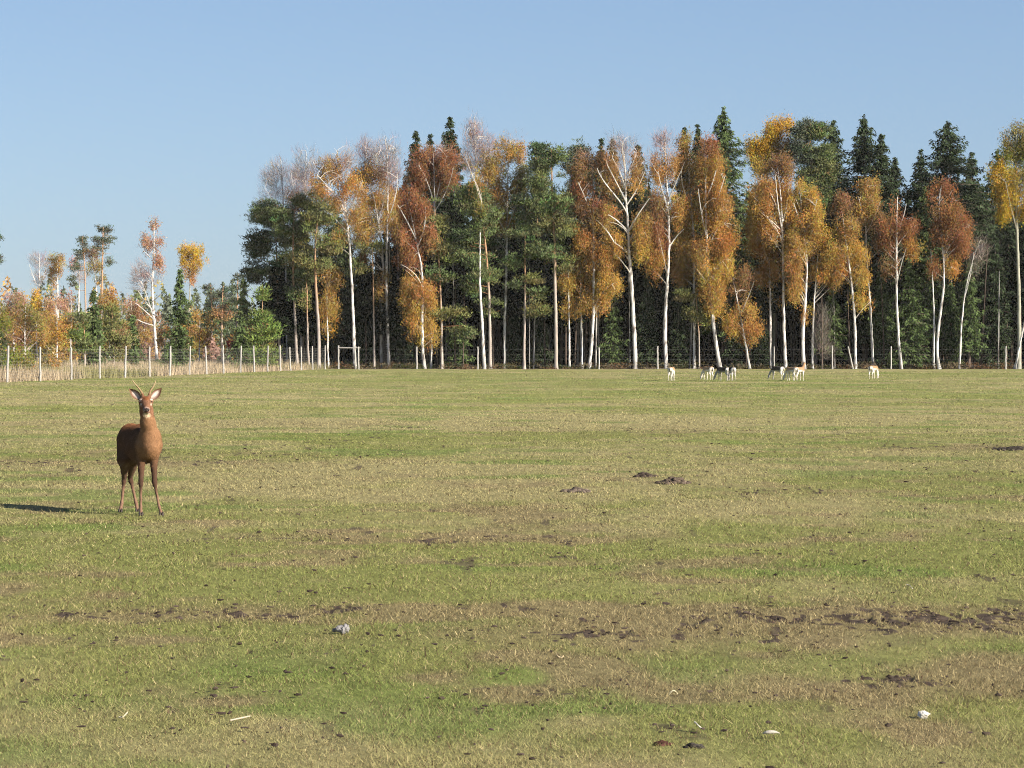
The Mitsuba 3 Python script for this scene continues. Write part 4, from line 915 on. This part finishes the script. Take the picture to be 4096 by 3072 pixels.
DEER = np.array([-4.882, 34.65, 0.0]); DEER[2] = float(gz(DEER[0], DEER[1])) + 0.0
HB, HN = np.array([0.070, -0.13, 1.485]), np.array([0.080, -0.40, 1.40])      # skull, muzzle
prims = [
    # trunk
    ((.12, .03, 1.00), (.02, .30, 1.00), .150, .175, .08), ((.02, .30, 1.00), (-.12, .62, 1.03), .180, .155, .08),
    ((.12, .03, .86), (.03, .28, .88), .126, .194, .08), ((.03, .28, .88), (-.09, .56, .93), .205, .150, .08),
    ((.13, -.04, .92), (.13, -.02, 1.04), .112, .118, .07), ((-.13, .62, 1.02), (-.17, .74, .98), .15, .11, .06),
    # neck
    ((.13, -.01, 1.05), (.10, -.07, 1.22), .114, .092, .06), ((.10, -.07, 1.22), (.080, -.11, 1.38), .096, .082, .05), ((.080, -.11, 1.38), HB, .082, .080, .04),
    # head: skull, face, jaw, brow ridges
    (HB, (.075, -.22, 1.475), .082, .070, .03), ((.075, -.22, 1.475), HN, .066, .046, .03), ((.078, -.17, 1.425), (.082, -.38, 1.365), .060, .030, .03),
    ((.010, -.20, 1.515), (.000, -.17, 1.510), .024, .024, .025), ((.140, -.20, 1.515), (.150, -.17, 1.510), .024, .024, .025),
    ((.035, -.13, 1.555), (.028, -.12, 1.60), .022, .016, .02), ((.112, -.13, 1.555), (.119, -.12, 1.60), .022, .016, .02),
    (HN, (.0805, -.43, 1.390), .044, .036, .02),
    # front leg, photograph's left
    ((.035, .03, .92), (.015, .07, .74), .100, .056, .05), ((.015, .07, .74), (.006, .02, .44), .052, .030, .03), ((.006, .02, .46), (.006, .015, .41), .032, .030, .02),
    ((.006, .015, .42), (.003, .03, .13), .022, .017, .02), ((.003, .03, .13), (.006, -.005, .06), .022, .019, .015), ((.006, -.005, .06), (.008, -.03, .03), .022, .024, .01),
    # front leg, right
    ((.19, .03, .92), (.175, .07, .74), .100, .056, .05), ((.175, .07, .74), (.185, .02, .44), .052, .030, .03), ((.185, .02, .45), (.19, .015, .40), .032, .030, .02),
    ((.19, .015, .41), (.245, .02, .12), .022, .017, .02), ((.245, .02, .12), (.265, -.015, .06), .022, .019, .015), ((.265, -.015, .06), (.272, -.035, .03), .022, .024, .01),
    # hind leg, left
    ((-.19, .66, .96), (-.215, .57, .72), .125, .095, .06), ((-.215, .57, .72), (-.218, .76, .46), .082, .031, .04), ((-.218, .79, .47), (-.222, .76, .40), .032, .030, .02),
    ((-.222, .77, .42), (-.25, .72, .13), .024, .018, .02), ((-.25, .72, .13), (-.262, .685, .06), .026, .022, .015), ((-.262, .685, .06), (-.268, .66, .03), .022, .024, .01),
    # hind leg, right
    ((-.06, .70, .96), (-.07, .60, .74), .125, .088, .06), ((-.07, .60, .74), (-.135, .80, .47), .074, .031, .04), ((-.135, .83, .48), (-.13, .80, .41), .032, .030, .02),
    ((-.13, .80, .43), (-.06, .75, .13), .024, .018, .02), ((-.06, .75, .13), (-.045, .71, .06), .026, .022, .015), ((-.045, .71, .06), (-.040, .69, .03), .022, .024, .01),
    # tail
    ((-.165, .80, 1.06), (-.185, .86, .95), .035, .022, .03),
]
v, f = surface(prims, 0.0095)
v = trimesh.smoothing.filter_taubin(trimesh.Trimesh(v, f, process=False), iterations=6).vertices.copy()
nrm = vnormals(v, f)
v = v + nrm * ((meshkit.fbm(v * 26, 3, 4) - 0.5) * 0.008)[:, None]
X, Y, Z = v.T
fur = 0.74 + 0.52 * meshkit.fbm(v * (30, 30, 11), 3, 9)[:, None]
c = np.ones((len(v), 3)) * (0.088, 0.049, 0.031)  # body coat darkened to carry the shade of flank and shoulder
mixin = lambda c, col, w: c * (1 - w[:, None]) + np.array(col) * w[:, None]
ball = lambda p, r: np_ss(1.0, 0.55, np.linalg.norm((v - p) / r, axis=1))
c = mixin(c, (0.205, 0.112, 0.060), np_ss(.10, -.07, Y) * np_ss(.62, .8, Z) * np_ss(1.42, 1.34, Z))     # tan chest and neck, stopped short where shade is painted on the shoulder
c = mixin(c, (0.190, 0.085, 0.042), np_ss(1.08, 1.17, Z) * np_ss(.1, .3, Y))                              # redder back: the sunlit coat above the painted shade of the flank
c = mixin(c, (0.070, 0.041, 0.029), np_ss(.70, .48, Z))                                                # dark legs
c = mixin(c, (0.19, 0.115, 0.08), np_ss(.40, .25, Z) * np_ss(0.1, -0.6, nrm[:, 1]))
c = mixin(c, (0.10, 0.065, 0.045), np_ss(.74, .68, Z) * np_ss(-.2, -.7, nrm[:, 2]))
head = np_ss(-.07, -.13, Y) * np_ss(1.28, 1.34, Z)
c = mixin(c, (0.185, 0.095, 0.058), head)
c = mixin(c, (0.19, 0.075, 0.035), ball((.076, -.22, 1.555), (.055, .12, .06)))                        # rusty brow
c = mixin(c, (0.15, 0.075, 0.045), ball((.077, -.33, 1.47), (.022, .10, .05)))                         # dark nose bridge
for sx in (-1, 1):
    c = mixin(c, (0.50, 0.40, 0.32), ball((.076 + sx * .075, -.215, 1.535), (.032, .05, .020)))        # pale rings over and under the eyes
    c = mixin(c, (0.48, 0.38, 0.30), ball((.076 + sx * .066, -.255, 1.470), (.026, .06, .022)))
c = mixin(c, (0.46, 0.38, 0.33), ball((.080, -.415, 1.395), (.055, .050, .055)))                       # pale muzzle
c = mixin(c, (0.62, 0.56, 0.48), ball((.082, -.39, 1.345), (.05, .07, .030)))                          # white chin
c = mixin(c, (0.50, 0.38, 0.26), ball((.085, -.20, 1.325), (.075, .07, .045)))                         # pale throat
c = mixin(c, (0.30, 0.25, 0.18), ball((-.19, .85, 1.0), (.14, .10, .16)))                              # rump patch
c = np.clip(c * fur, 0.01, 0.9)
dk = thing('red_deer', 'young brown stag with two spike antlers facing the viewer on the meadow', 'deer')
AIM = lambda q: np.asarray(q, float) * 1.0 + np.asarray(q, float)[..., 1:2] * np.array([-0.141, 0, 0])   # stands square to the viewer, who is 8 degrees to its left
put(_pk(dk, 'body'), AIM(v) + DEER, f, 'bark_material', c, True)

rng = np.random.default_rng(606)
fa = np.linalg.norm(np.cross(v[f[:, 1]] - v[f[:, 0]], v[f[:, 2]] - v[f[:, 0]]), axis=1)
fi = rng.choice(len(f), 20000, p=fa / fa.sum())
w3 = rng.dirichlet((1, 1, 1), len(fi))
hp = (v[f[fi]] * w3[..., None]).sum(1)
hn = unit((nrm[f[fi]] * w3[..., None]).sum(1))
hc = (c[f[fi]] * w3[..., None]).sum(1)
keep = (hp[:, 2] > 0.30) & ~((hp[:, 1] < -0.30) & (hp[:, 2] > 1.25))
hp, hn, hc = hp[keep], hn[keep], hc[keep]
lie = np.where((hp[:, 1:2] < 0.0) & (hp[:, 2:3] > 0.9), np.array([[0, 0.05, -1.0]]), np.array([[-0.12, 0.55, -0.8]])) + rng.normal(0, 0.25, hp.shape)
lie = unit(lie - hn * np.sum(lie * hn, 1, keepdims=True))
L_ = rng.uniform(0.014, 0.030, (len(hp), 1)) * np.where(hp[:, 2:3] < 0.62, 0.55, 1.0)
side_ = unit(np.cross(lie, hn)) * rng.uniform(0.0022, 0.0042, (len(hp), 1))
b_ = hp - hn * 0.002
hv = np.stack([b_ - side_, b_ + side_, b_ + lie * L_ + hn * L_ * rng.uniform(0.12, 0.45, (len(hp), 1))], 1).reshape(-1, 3)
hk = _pk(dk, 'coat')
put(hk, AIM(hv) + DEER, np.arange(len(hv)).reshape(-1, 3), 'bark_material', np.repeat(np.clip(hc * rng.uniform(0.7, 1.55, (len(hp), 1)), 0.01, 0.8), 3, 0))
labels[hk] = {'kind': 'stuff'}


def ear(base, tip, face, w):
    """A cupped ear: a leaf with an inner and an outer skin."""
    base, tip, face = (np.asarray(q, float) for q in (base, tip, face))
    ax_ = tip - base
    side = unit(np.cross(ax_, face)); fr = unit(np.cross(side, ax_))
    nu, nv = 18, 11
    u, w_ = np.meshgrid(np.linspace(0, 1, nu), np.linspace(-1, 1, nv), indexing='ij')
    wid = w * (0.30 + 0.9 * np.sin(np.pi * np.clip(u, 0, 1) ** 0.78)) * np.sqrt(np.clip(1 - u ** 5, 0, 1)) * 0.62
    depth = 0.032 * np.sin(np.pi * np.clip(u * 0.92 + 0.06, 0, 1)) * (w_ ** 2 - 0.9)
    front = base + u[..., None] * ax_ + (w_ * wid)[..., None] * side + depth[..., None] * fr
    back = front - fr * (0.010 * (1 - w_ ** 2) + 0.0015)[..., None]
    vv = np.vstack([front.reshape(-1, 3), back.reshape(-1, 3)])
    i_, j_ = np.meshgrid(np.arange(nu - 1), np.arange(nv - 1), indexing='ij')
    qd = np.stack([i_ * nv + j_, (i_ + 1) * nv + j_, (i_ + 1) * nv + j_ + 1, i_ * nv + j_ + 1], -1).reshape(-1, 4)
    N = nu * nv
    fs = [qd[:, [0, 1, 2]], qd[:, [0, 2, 3]], N + qd[:, [0, 2, 1]], N + qd[:, [0, 3, 2]]]
    for e in (0, nv - 1):
        r_ = np.arange(nu - 1) * nv + e
        fs += [np.stack([r_, r_ + nv, r_ + nv + N], 1), np.stack([r_, r_ + nv + N, r_ + N], 1)]
    inner = np.clip(0.98 - 2.1 * np.abs(w_) ** 2.0 - 1.2 * np_ss(0.62, 0.88, u), 0, 1)[..., None]
    strk = (0.35 + 0.95 * meshkit.noise(np.stack([w_ * 5, u * 2, 0 * u], -1)))[..., None]
    ci = np.array((0.16, 0.09, 0.06)) * (1 - inner) + np.array((0.50, 0.43, 0.39)) * inner * strk
    co = np.ones_like(ci) * (0.16, 0.085, 0.05)
    return vv, np.vstack(fs), np.clip(np.vstack([ci.reshape(-1, 3), co.reshape(-1, 3)]), 0.02, 0.8)


for sx, b_, t_ in ((-1, (.006, -.115, 1.535), (-.150, -.075, 1.672)), (1, (.146, -.115, 1.535), (.283, -.075, 1.682))):
    ev, ef, ec = ear(b_, t_, (sx * 0.25, -1, 0.05), 0.072)
    put(_pk(dk, 'ear'), AIM(ev) + DEER, ef, 'bark_material', ec, True)
for sx, pts_ in ((-1, [(.028, -.12, 1.585), (.008, -.115, 1.635), (-.045, -.10, 1.705), (-.090, -.09, 1.760), (-.108, -.09, 1.79)]), (1, [(.119, -.12, 1.585), (.130, -.115, 1.635), (.172, -.10, 1.70), (.196, -.09, 1.755), (.204, -.09, 1.79)])):
    cv = curve(np.array(pts_), 16)
    av, af = tube(cv, np.array([.017, .0155] + list(np.linspace(.014, .004, 14))), 8)
    av = av + unit(av - np.vstack([np.repeat(cv, 8, 0), cv[-1:]])) * (meshkit.noise(av * 90)[:, None] - 0.5) * 0.004
    hh = np.r_[np.repeat(np.linspace(0, 1, 16), 8), 1][:, None]
    put(_pk(dk, 'antler'), AIM(av) + DEER, af, 'bark_material', np.array((0.22, 0.135, 0.075)) * (1 - hh) + np.array((0.42, 0.33, 0.20)) * hh, True)
scene['eye_material'] = {'type': 'principled', 'base_color': {'type': 'rgb', 'value': [0.012, 0.009, 0.008]}, 'roughness': 0.12}
scene['nose_material'] = {'type': 'principled', 'base_color': {'type': 'rgb', 'value': [0.030, 0.020, 0.018]}, 'roughness': 0.35}
scene['hoof_material'] = {'type': 'principled', 'base_color': {'type': 'rgb', 'value': [0.045, 0.032, 0.026]}, 'roughness': 0.5}
for sx in (-1, 1):
    e = trimesh.creation.icosphere(subdivisions=2, radius=0.021)
    e.vertices = AIM(e.vertices * (0.75, 1, 0.85) + np.array([.076 + sx * .066, -.222, 1.502])) + DEER
    scene[_pk(dk, 'eye')] = mikit.ply(e, 'eye_material', smooth=True)
nz = trimesh.creation.icosphere(subdivisions=3, radius=1.0)
q_ = nz.vertices * (0.040, 0.018, 0.027)
q_[:, 0] *= 1 + 0.25 * q_[:, 2] / 0.023
q_[:, 1] += 0.010 * np.exp(-((np.abs(q_[:, 0]) - 0.018) / 0.008) ** 2 - (q_[:, 2] / 0.009) ** 2)
nz.vertices = AIM(q_ + np.array([.0805, -.457, 1.398])) + DEER
scene[_pk(dk, 'nose')] = mikit.ply(nz, 'nose_material', smooth=True)
m_ = trimesh.creation.icosphere(subdivisions=2, radius=1.0)
m_.vertices = AIM(m_.vertices * (0.030, 0.012, 0.0045) + np.array([.0815, -.437, 1.362])) + DEER
scene[_pk(dk, 'mouth')] = mikit.ply(m_, 'nose_material', smooth=True)
for hx, hy in ((.008, -.035), (.275, -.04), (-.269, .655), (-.040, .685)):
    hm = Mesh()
    for sx in (-1, 1):
        b_ = trimesh.creation.icosphere(subdivisions=2, radius=1.0)
        w_ = b_.vertices * (0.016, 0.036, 0.034)
        w_[:, 2] = np.maximum(w_[:, 2], -0.022)
        w_[:, 1] -= np.clip(0.01 - w_[:, 2], 0, .04) * 0.6
        hm.add(AIM(w_ + np.array([hx + sx * 0.0155, hy - 0.004, 0.022])) + DEER, b_.faces, (0.04, 0.03, 0.025))
    scene[_pk(dk, 'hoof')] = mikit.ply((np.vstack(hm.v), np.vstack(hm.f)), 'hoof_material', smooth=True)


def fallow(label, xn, yn, yaw, pose, dark, seed):
    """A small fallow deer: yaw is the way it faces, degrees from +x towards the viewer being -90."""
    d = CAM_H * FPX / (yn - 1385)
    x = (xn - 2048) / FPX * d
    rng = np.random.default_rng(seed)
    pr = [((.30, 0, .66), (-.05, 0, .63), .135, .15, .06), ((-.05, 0, .63), (-.36, 0, .68), .15, .135, .06)]
    if pose == 'graze':
        pr += [((.34, 0, .70), (.58, .02, .42), .085, .060, .05), ((.58, .02, .42), (.68, .03, .22), .058, .055, .03), ((.66, .03, .22), (.76, .04, .06), .055, .028, .03),
               ((.64, -.06, .26), (.60, -.15, .30), .016, .010, .02), ((.64, .11, .26), (.60, .20, .30), .016, .010, .02)]
    else:
        pr += [((.34, 0, .70), (.47, 0, .92), .085, .058, .05), ((.47, 0, .92), (.50, 0, 1.00), .056, .055, .03), ((.49, 0, 1.01), (.66, 0, .95), .056, .026, .03),
               ((.46, -.05, 1.05), (.43, -.14, 1.10), .018, .010, .02), ((.46, .05, 1.05), (.43, .14, 1.10), .018, .010, .02)]
    for lx, sy, hind in ((.27, 1, 0), (.30, -1, 0), (-.36, 1, 1), (-.33, -1, 1)):
        lx += rng.normal(0, .03)
        if hind:
            pr += [((lx, .08 * sy, .62), (lx + .04, .09 * sy, .45), .10, .065, .05), ((lx + .04, .09 * sy, .45), (lx - .07, .09 * sy, .29), .055, .028, .03), ((lx - .07, .09 * sy, .29), (lx - .02, .09 * sy, .02), .025, .022, .02)]
        else:
            pr += [((lx, .07 * sy, .60), (lx - .02, .08 * sy, .42), .075, .045, .05), ((lx - .02, .08 * sy, .42), (lx, .08 * sy, .24), .040, .026, .03), ((lx, .08 * sy, .24), (lx + .01, .08 * sy, .02), .024, .022, .02)]
    pr += [((-.47, 0, .70), (-.52, 0, .52), .030, .022, .03)]
    v, f = surface(pr, 0.027)
    v = np.array(trimesh.smoothing.filter_taubin(trimesh.Trimesh(v, f, process=False), iterations=4).vertices)
    X, Y, Z = v.T
    coat, under = ((0.060, 0.046, 0.038), (0.36, 0.34, 0.32)) if dark else ((0.30, 0.19, 0.11), (0.62, 0.58, 0.52))
    c = np.ones((len(v), 3)) * coat
    c = mixin3(c, under, np_ss(.60, .53, Z))
    c = mixin3(c, (0.62, 0.59, 0.54), np_ss(-.36, -.42, X) * np_ss(.78, .72, Z))
    if not dark:
        c = mixin3(c, under, np_ss(.66, .60, Z) * np_ss(-.5, .3, -X))
    c = mixin3(c, (0.03, 0.025, 0.022), np_ss(-.47, -.50, X) * np_ss(.035, .02, np.abs(Y)))
    a = math.radians(yaw)
    R = np.array([[math.cos(a), -math.sin(a), 0], [math.sin(a), math.cos(a), 0], [0, 0, 1]])
    k = thing('fallow_deer', label, 'deer', 'fallow deer grazing before the wood')
    put(_pk(k, 'body'), (v * 1.12) @ R.T + (x, d, float(gz(x, d))), f, 'bark_material', c, True)


mixin3 = lambda c, col, w: c * (1 - w[:, None]) + np.array(col) * w[:, None]
for q in ((2686, 1523, 75, 'graze', False, 'pale fallow deer seen end on, leftmost of the far herd'),
          (2832, 1522, 118, 'graze', False, 'brown backed white fallow deer turned half away, second from left in the far herd'),
          (2892, 1524, 126, 'graze', True, 'dark backed fallow deer with pale rump grazing leftward, third from left'),
          (2928, 1525, 98, 'graze', True, 'small dark fallow deer seen from behind, fourth from left'),
          (3110, 1521, 128, 'graze', True, 'black fallow deer with head down, alone left of the pair'),
          (3168, 1524, 122, 'graze', False, 'brown backed fallow deer, left one of the overlapping pair'),
          (3196, 1524, 48, 'stand', False, 'fallow deer with raised head, right one of the overlapping pair'),
          (3494, 1517, 56, 'graze', False, 'white bellied fallow deer grazing to the right, alone at the right')):
    fallow(q[5], *q[:5], seed=q[0])

# ------------------------------------------------------------------ small things on the meadow
rng = np.random.default_rng(31)


def spot(xn, yn):
    d = CAM_H * FPX / (yn - 1385)
    x = (xn - 2048) / FPX * d
    return np.array([x, d, float(gz(x, d))])


def lump(size, seed, sub=3, rough=0.35, freq=2.2):
    m = trimesh.creation.icosphere(subdivisions=sub, radius=1.0)
    n = meshkit.fbm(m.vertices * freq + seed * 3.7, 3, seed)
    m.vertices = m.vertices * (1 + rough * 2 * (n - 0.5))[:, None] * size
    return np.array(m.vertices), np.array(m.faces)


def mound(name, label, cat, xn, yn, size, col, seed, crumbs=60):
    o = spot(xn, yn)
    v, f = lump(size, seed, 3, 0.5, 2.6)
    m = Mesh()
    m.add(v + o, f, np.array(col) * (0.7 + 0.6 * meshkit.noise(v * 40)[:, None]))
    for _ in range(crumbs):
        a, r = rng.random() * 6.28, rng.random() ** 0.5 * 1.5
        q = o + np.array([math.cos(a) * size[0] * r, math.sin(a) * size[1] * r, 0])
        q[2] += size[2] * max(0, 0.9 - 0.75 * r)
        cv, cf = lump(min(rng.uniform(0.015, 0.05), size[0] * 0.45) * np.array([1.2, 1, .8]), rng.integers(99), 1, 0.4)
        m.add(cv + q, cf, np.array(col) * rng.uniform(0.6, 1.6))
    m.put(thing(name, label, cat), 'bark_material', False)


mound('molehill', 'dark molehill with a lit right side, larger of the pair right of centre', 'molehill', 2695, 1936, (.17, .20, .10), (.09, .07, .055), 3, 90)
mound('molehill', 'small black molehill just left of the larger one', 'molehill', 2578, 1912, (.12, .14, .07), (.055, .043, .036), 5, 50)
mound('molehill', 'flat grey brown molehill, lowest of the three near the centre', 'molehill', 2306, 1966, (.14, .16, .045), (.10, .08, .065), 8, 60)
mound('molehill', 'low dark earth heap cut by the right edge of the meadow', 'molehill', 4070, 1798, (.35, .4, .06), (.05, .042, .036), 9, 70)
mound('dung_pile', 'dark reddish dung pile near the bottom edge right of centre', 'dung', 2650, 2998, (.034, .034, .022), (.060, .030, .024), 12, 10)
mound('dung_pile', 'blackish dung pile with a pale straw, right of the reddish one', 'dung', 2775, 3010, (.036, .034, .018), (.045, .040, .036), 14, 12)
# pale stone with cracks, feather, stick, shell-like scrap
o = spot(1362, 2540)
m = Mesh()
for q, (sz, off, cl) in enumerate(((( .085, .07, .05), (0, 0, .035), .20), ((.045, .05, .065), (.075, -.01, .04), .24), ((.03, .03, .03), (-.09, .02, .02), .17), ((.022, .03, .05), (.04, -.06, .02), .26))):
    v, f = lump(sz, 40 + q, 3, 0.55, 2.0)
    m.add(v * .55 + o + np.array(off) * .55 + (0, 0, .018), f, np.array((cl, cl * .97, cl * .98)) * (0.55 + 0.8 * meshkit.noise(v * 55)[:, None]))
m.put(thing('stone', 'broken grey stone lying in the grass left of centre', 'stone'), 'bark_material')
o = spot(958, 2888)
v, f = tube(np.array([[-.055, -.03, .036], [-.01, 0, .042], [.055, .05, .050]]) + o, [.0045, .005, .004], 6)
put(thing('stick', 'short pale stick lying in the grass at the lower left', 'stick'), v, f, 'bark_material', (.42, .37, .29))
o = spot(3696, 2862)
v, f = lump((.034, .030, .024), 51, 3, 0.6, 1.8)
put(thing('white_stone', 'bright white stone in the grass at the lower right', 'stone'), v + o + (0, -.01, .026), f, 'bark_material', (.52, .51, .48))
o = spot(3085, 2972)
v, f = tube(curve(np.array([[-.045, 0, .034], [-.02, -.01, .042], [.02, .0, .042], [.05, .02, .032]]) + o, 10), [.003, .006, .009, .010, .010, .009, .008, .006, .004, .002], 7)
put(thing('bone', 'pale narrow bone like piece lying near the bottom edge at the right', 'bone'), v, f, 'bark_material', (.34, .32, .29))
for q, (xn, yn, cl, lb) in enumerate(((2695, 2791, (.62, .56, .38), 'pale yellow leaf fallen on the grass below the right hand strip'), (3640, 2372, (.55, .53, .50), 'pale grey leaf above the trampled right hand strip'),
                                      (2797, 2932, (.7, .66, .6), 'tiny whitish leaf above the two dung piles'), (2240, 2640, (.5, .42, .28), 'straw coloured leaf in the grass at the lower middle'),
                                      (490, 2873, (.6, .54, .42), 'pale leaf in the lower left grass left of the stick'))):
    o = spot(xn, yn)
    u = np.linspace(0, 1, 9); w_ = 0.028 * np.sin(np.pi * u) ** 0.8
    top = np.column_stack([(u - .5) * .055, w_ * .65, .046 + .02 * np.sin(3 * u + q)]); bot = top * (1, -1, 1); mid = top * (1, 0, 1) - (0, 0, .008)
    v = np.vstack([top, mid, bot]); v = np.vstack([v, v - (0, 0, .002)])
    fs = []
    for base_ in (0, 27):
        for r_ in (0, 9):
            for k in range(8):
                a, b, c_, e = base_ + r_ + k, base_ + r_ + k + 1, base_ + r_ + 9 + k + 1, base_ + r_ + 9 + k
                fs += [[a, c_, b], [a, e, c_]] if base_ == 0 else [[a, b, c_], [a, c_, e]]
    for k in range(8):
        fs += [[k, k + 1, 27 + k + 1], [k, 27 + k + 1, 27 + k], [18 + k, 45 + k + 1, 18 + k + 1], [18 + k, 45 + k, 45 + k + 1]]
    put(thing('fallen_leaf', lb, 'leaf'), v + o, np.array(fs), 'bark_material', cl)

# earth crumbs in the trampled strips and here and there
m = Mesh()
n = 24000
r = np.exp(rng.uniform(math.log(13), math.log(75), n)); a = rng.uniform(-0.22, 0.22, n)
x, y = r * np.sin(a), r * np.cos(a)
keep = 0.5 * soil_mask(NP, x, y) + 0.10 * band_mask(NP, x, y) + 0.022 > rng.random(n) * 0.9
x, y = x[keep], y[keep]
z = gz(x, y)
ico = trimesh.creation.icosphere(subdivisions=0, radius=1.0)
for q in range(len(x)):
    s = rng.uniform(0.005, 0.013) * (1 + 0.012 * max(0, y[q] - 20))
    vv = ico.vertices * (s * rng.uniform(0.7, 2.6), s * rng.uniform(.7, 1.5), s * rng.uniform(.5, 1.0)) * rng.uniform(0.45, 1.5, (len(ico.vertices), 1))
    m.add(vv + (x[q], y[q], z[q] + 0.02 + 0.5 * s), ico.faces, np.array((.060, .046, .038)) * rng.uniform(0.5, 1.5))
m.put(thing('soil_crumbs', 'dark crumbs of trodden earth scattered over the meadow', 'soil', kind='stuff'), 'bark_material')

# the turf
rng = np.random.default_rng(99)
gr = []
half = math.radians(12.8)
for part in range(4):
    n = 150000                                           # thinner and coarser with distance, without a step
    e_ = -0.58
    r = (rng.random(n) * (235 ** e_ - 12.8 ** e_) + 12.8 ** e_) ** (1 / e_)
    a = rng.uniform(-half, half, n)
    wid = 0.0056 * (r / 15.5) ** 1.0
    hgt = 0.028 * (r / 15.5) ** 0.22
    x, y = r * np.sin(a), r * np.cos(a)
    s = soil_mask(NP, x, y)
    keep = rng.random(n) > s * 0.72
    x, y, s = x[keep], y[keep], s[keep]
    n = len(x)
    h = hgt[keep] * np.exp(rng.normal(0, 0.33, n)) * (0.65 + 0.7 * np_noise(x * 1.9 + 3, y * 1.9)) * (1 - 0.35 * s)
    lean = rng.normal(0, 0.62, (n, 2))
    th = rng.random(n) * np.pi
    wv = np.column_stack([np.cos(th), np.sin(th), 0 * th]) * (wid[keep] * rng.uniform(.6, 1.3, n))[:, None] * 0.5
    b = np.column_stack([x, y, gz(x, y) - 0.004])
    tip = b + np.column_stack([lean * h[:, None], h * rng.uniform(0.55, 1.0, n)])
    v = np.stack([b - wv, b + wv, tip], 1).reshape(-1, 3)
    c = np.column_stack(field_colour(NP, x, y))
    u = rng.random((n, 1))
    dead = np.column_stack(field_mix(NP, x, y)[2:3])
    nr_ = (1 - 0.75 * np_ss(24, 75, y))[:, None]
    c = np.where(u < (0.09 + 0.16 * dead) * nr_, np.array((0.35, 0.29, 0.16)) * (0.8 + 0.5 * rng.random((n, 1))), c)
    c = np.where(u > 1 - 0.15 * nr_, np.array((0.085, 0.055, 0.035)), c)
    c = c * (1.12 + rng.uniform(-0.24, 0.28, (n, 1)) * (0.3 + 0.7 * nr_))
    c = np.where(rng.random((n, 1)) < s[:, None] * 0.45, np.array((0.16, 0.105, 0.07)), c)
    gr.append((v, c))
v = np.vstack([g[0] for g in gr]); c = np.repeat(np.vstack([g[1] for g in gr]), 3, 0)
put(thing('grass', 'short grazed yellow green turf with brown thatch', 'grass', kind='stuff'), v, np.arange(len(v)).reshape(-1, 3), 'grass_material', np.clip(c, 0.01, 0.7))

for key in list(scene):                                  # fine pieces joined into one part
    if key.split('__')[-1].rsplit('_', 1)[0 if key[-3:].isdigit() else -1] in ('twigs', 'branches', 'boughs', 'wire', 'mesh', 'wire_mesh') and '__' in key:
        labels.setdefault(key, {})['kind'] = 'stuff'
